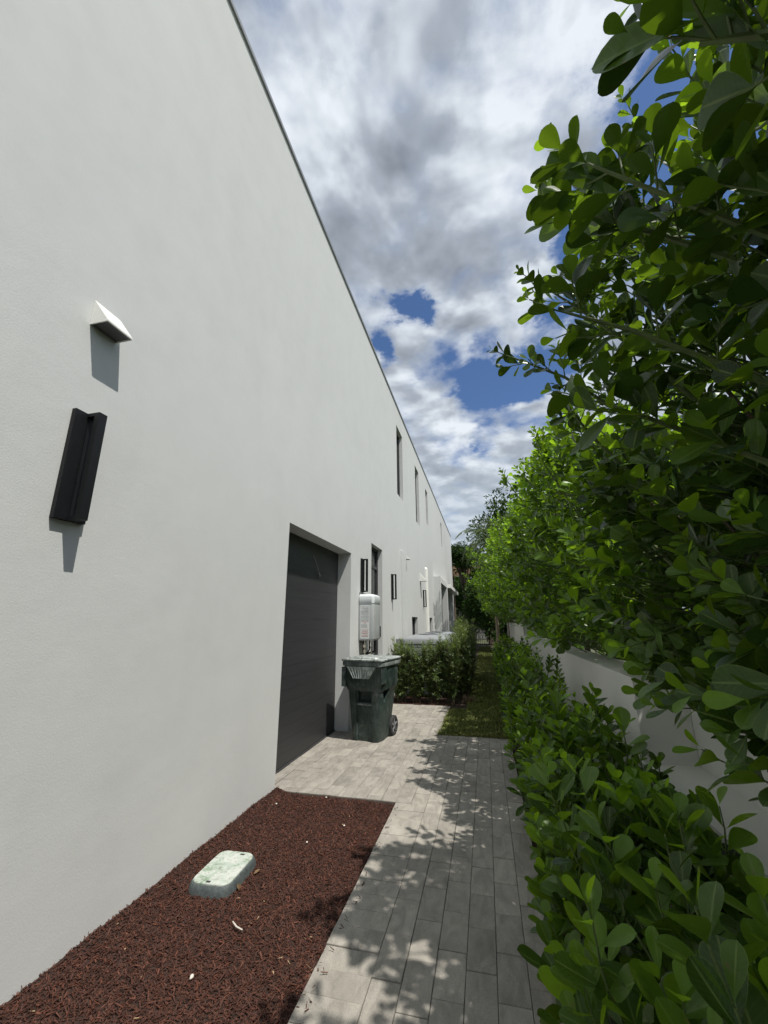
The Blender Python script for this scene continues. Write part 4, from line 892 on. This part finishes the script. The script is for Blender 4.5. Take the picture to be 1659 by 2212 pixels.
# ---- trees behind
def tree(name, label, x, y, h, rx, rz, n, lsize, seed, mat='tree_leaf', zc=None, group='dark trees closing the far end'):
    r = np.random.default_rng(seed); t = thing(name, label, 'tree', (x, y, -.1), group); zc = zc or h - rz; tm = MB(); Lf = []
    tm.tube(bez((x, y, -.1), (x + .2, y, zc * .5), (x, y, zc), 8), [.16 * (1 - .6 * q / 8) for q in range(8)], 8)
    cl = []
    for k in range(34):
        v = nrm(r.normal(0, 1, 3)); q = np.array((x, y, zc)) + v * np.array((rx, rx, rz)) * r.uniform(.45, .92); cl.append((q, r.uniform(.28, .5) * rx))
        tm.tube(bez((x, y, zc * r.uniform(.5, .95)), (x + v[0] * rx * .4, y + v[1] * rx * .4, zc), q, 5), [.05, .04, .03, .02, .01], 5, cap=False)
    per = n // len(cl)
    for q, cr in cl:
        tone = r.uniform(0, .5)
        for _ in range(per):
            v = nrm(r.normal(0, 1, 3)); p = q + v * cr * r.random() ** .45 * np.array((1, 1, .75)); ld = nrm(v + r.normal(0, .6, 3) - Z3 * .2)
            Lf.append((p, ld, nrm(Z3 + v * .6 + r.normal(0, .4, 3)), lsize * r.uniform(.7, 1.3), float(np.clip(tone + r.normal(.15, .18), 0, 1))))
    tm.build('trunk', 'stem_brown', t); leaves_mesh('crown', Lf, OV, mat, t, seed + 1); return len(Lf)
total += tree('broadleaf_tree', 'dark rounded tree directly behind the far end of the white house', -1.35, 30.0, 7.0, 1.35, .98, 5000, .17, 31)
total += tree('broadleaf_tree', 'darkest broad tree behind the palm, rising above the far hedge', 1.9, 24, 8.9, 2.4, 3.4, 9000, .2, 32)
total += tree('broadleaf_tree', 'dark tree filling the far end between palm and house', .25, 27.8, 6.6, 1.0, 2.9, 8000, .17, 33)
total += tree('broadleaf_tree', 'dense dark low tree under the palm at the end of the lawn', .9, 22, 4.4, 1.5, 2.0, 6000, .15, 34)
total += tree('broadleaf_tree', 'shaded tree under the thatched roof line behind the house corner', -1.4, 36, 4.8, 1.9, 2.2, 5000, .2, 35)
total += tree('broadleaf_tree', 'shaded tree behind the back fence', .3, 29.5, 4.4, 1.9, 2.2, 6000, .2, 36)
total += tree('broadleaf_tree', 'wide dark tree farthest back, seen low beside the house corner', -1.2, 41, 7.0, 4.2, 3.4, 9000, .34, 37)
# ---- palm
def palm(label, x, y, h, seed, fl=1.7, nf=13):
    r = np.random.default_rng(seed); t = thing('palm_tree', label, 'palm', (x, y, -.05)); tm = MB()
    n = 36; pts = [(x - .10 * (1 - q / n) + .10 - .12 * (q / n) ** 2, y, -.05 + h * q / n) for q in range(n + 1)]
    tm.tube(pts, [.085 * (1 - .3 * q / n) * (1.0 if q % 2 else .90) for q in range(n + 1)], 10); tm.build('trunk', 'palm_bark', t)
    c = np.array(pts[-1]); cs = MB(); cs.tube([c, c + Z3 * .25, c + Z3 * .5], [.075, .06, .03], 8); cs.build('crownshaft', 'stem_green', t)
    for i in range(nf):
        a = 2.4 * i + r.uniform(-.2, .2); e = 1.25 - 1.5 * (i / nf); dirh = np.array((math.cos(a), math.sin(a), 0))
        p = c + Z3 * .45; d = nrm(dirh * math.cos(e) + Z3 * math.sin(e)); rp = [p.copy()]; Lf = []
        ns = 22
        for q in range(ns):
            d = nrm(d - Z3 * (.055 + .01 * q * .4)); p = p + d * fl / ns; rp.append(p.copy())
            if q > 2:
                sd = nrm(np.cross(d, Z3)); f = q / ns; ll = .42 * math.sin(math.pi * min(1, .18 + f * .85)) + .06
                for sg in (1, -1): Lf.append((p, nrm(sd * sg + d * .7 - Z3 * r.uniform(.1, .5)), nrm(Z3 + sd * sg * .3), ll * r.uniform(.85, 1.1), float(np.clip(r.normal(.4, .2), 0, 1))))
        fm = MB(); fm.tube(rp, [.016 * (1 - .8 * q / len(rp)) for q in range(len(rp))], 5, cap=False)
        fo = fm.build('frond', 'stem_green', t, fixn=False); leaves_mesh('leaflets', Lf, [leaf_template((0, .3, .7, 1.0), (.02, .045, .04, .004), .3, c_, 1) for c_ in (-.25, -.1)], 'palm_leaf', fo, seed + i)
palm('slim ringed palm beside the end of the low hedge, fronds against the sky', .42, 16.5, 4.3, 41)
palm('second palm partly hidden behind the hedge at the far end', 1.0, 19.0, 4.9, 43, 1.9, 11)
# ---- thatched roof, back fence, stone wall
t = thing('thatched_hut', 'brown thatched palm leaf roof edge hanging in the shade at the far end', 'hut', (-1.1, 29, -.1))
k = MB(); k.prism([(-3.4, 5.66), (-1.4, 6.2), (.4, 5.66)], 'y', 33.2, 36.5); k.build('roof', 'thatch', t)
r = np.random.default_rng(9); Lf = []
for _ in range(2600):
    x = r.uniform(-3.4, .35); y = r.uniform(33.0, 33.3); Lf.append((np.array((x, y, r.uniform(5.5, 5.76))), nrm(np.array((r.normal(0, .22), -.18, -1))), np.array((0, -1., .2)), r.uniform(.35, .75), float(r.beta(2, 2))))
leaves_mesh('fringe', Lf, [leaf_template((0, .4, 1), (.03, .04, .004), .1, .1, 1)], 'dry_leaf', t, 3)
for x in (-2.3, .1):
    k = MB(); k.tube([(x, 33.5, -.1), (x, 33.5, 5.6)], .09, 8); k.build('post', 'stem_brown', t)
t = thing('back_fence', 'dark metal picket fence across the end of the lawn', 'fence', (.3, 26.6, -.1))
for x0 in np.arange(-1.9, 2.4, 1.2):
    k = MB(); k.box(x0 - .03, x0 + .03, 26.57, 26.63, -.1, 1.5); k.build('post', 'fence_dark', t)
    k = MB()
    for x in np.arange(x0 + .12, x0 + 1.15, .11): k.box(x - .009, x + .009, 26.589, 26.611, 0, 1.4)
    k.box(x0 + .03, x0 + 1.17, 26.585, 26.615, 1.3, 1.34); k.box(x0 + .03, x0 + 1.17, 26.585, 26.615, .08, .12); k.build('panel', 'fence_dark', t)
t = thing('stone_wall', 'rough grey stone boundary wall in the shade behind the house', 'wall', (-1.4, 33, -.1))
k = MB()
zz_ = -.1; row = 0
while zz_ < 2.8:
    x = -5.0 - .2 * (row % 2)
    while x < 3.5: wd_ = r.uniform(.3, .55); k.box(x, x + wd_ - .02, 37.8 + r.uniform(-.03, .03), 38.2, zz_, zz_ + .26, .02); x += wd_
    zz_ += .28; row += 1
k.box(-5.2, 4, 37.86, 38.15, -.1, 2.78); k.build('stonework', 'stone_wall', t)
print('leaves', total)
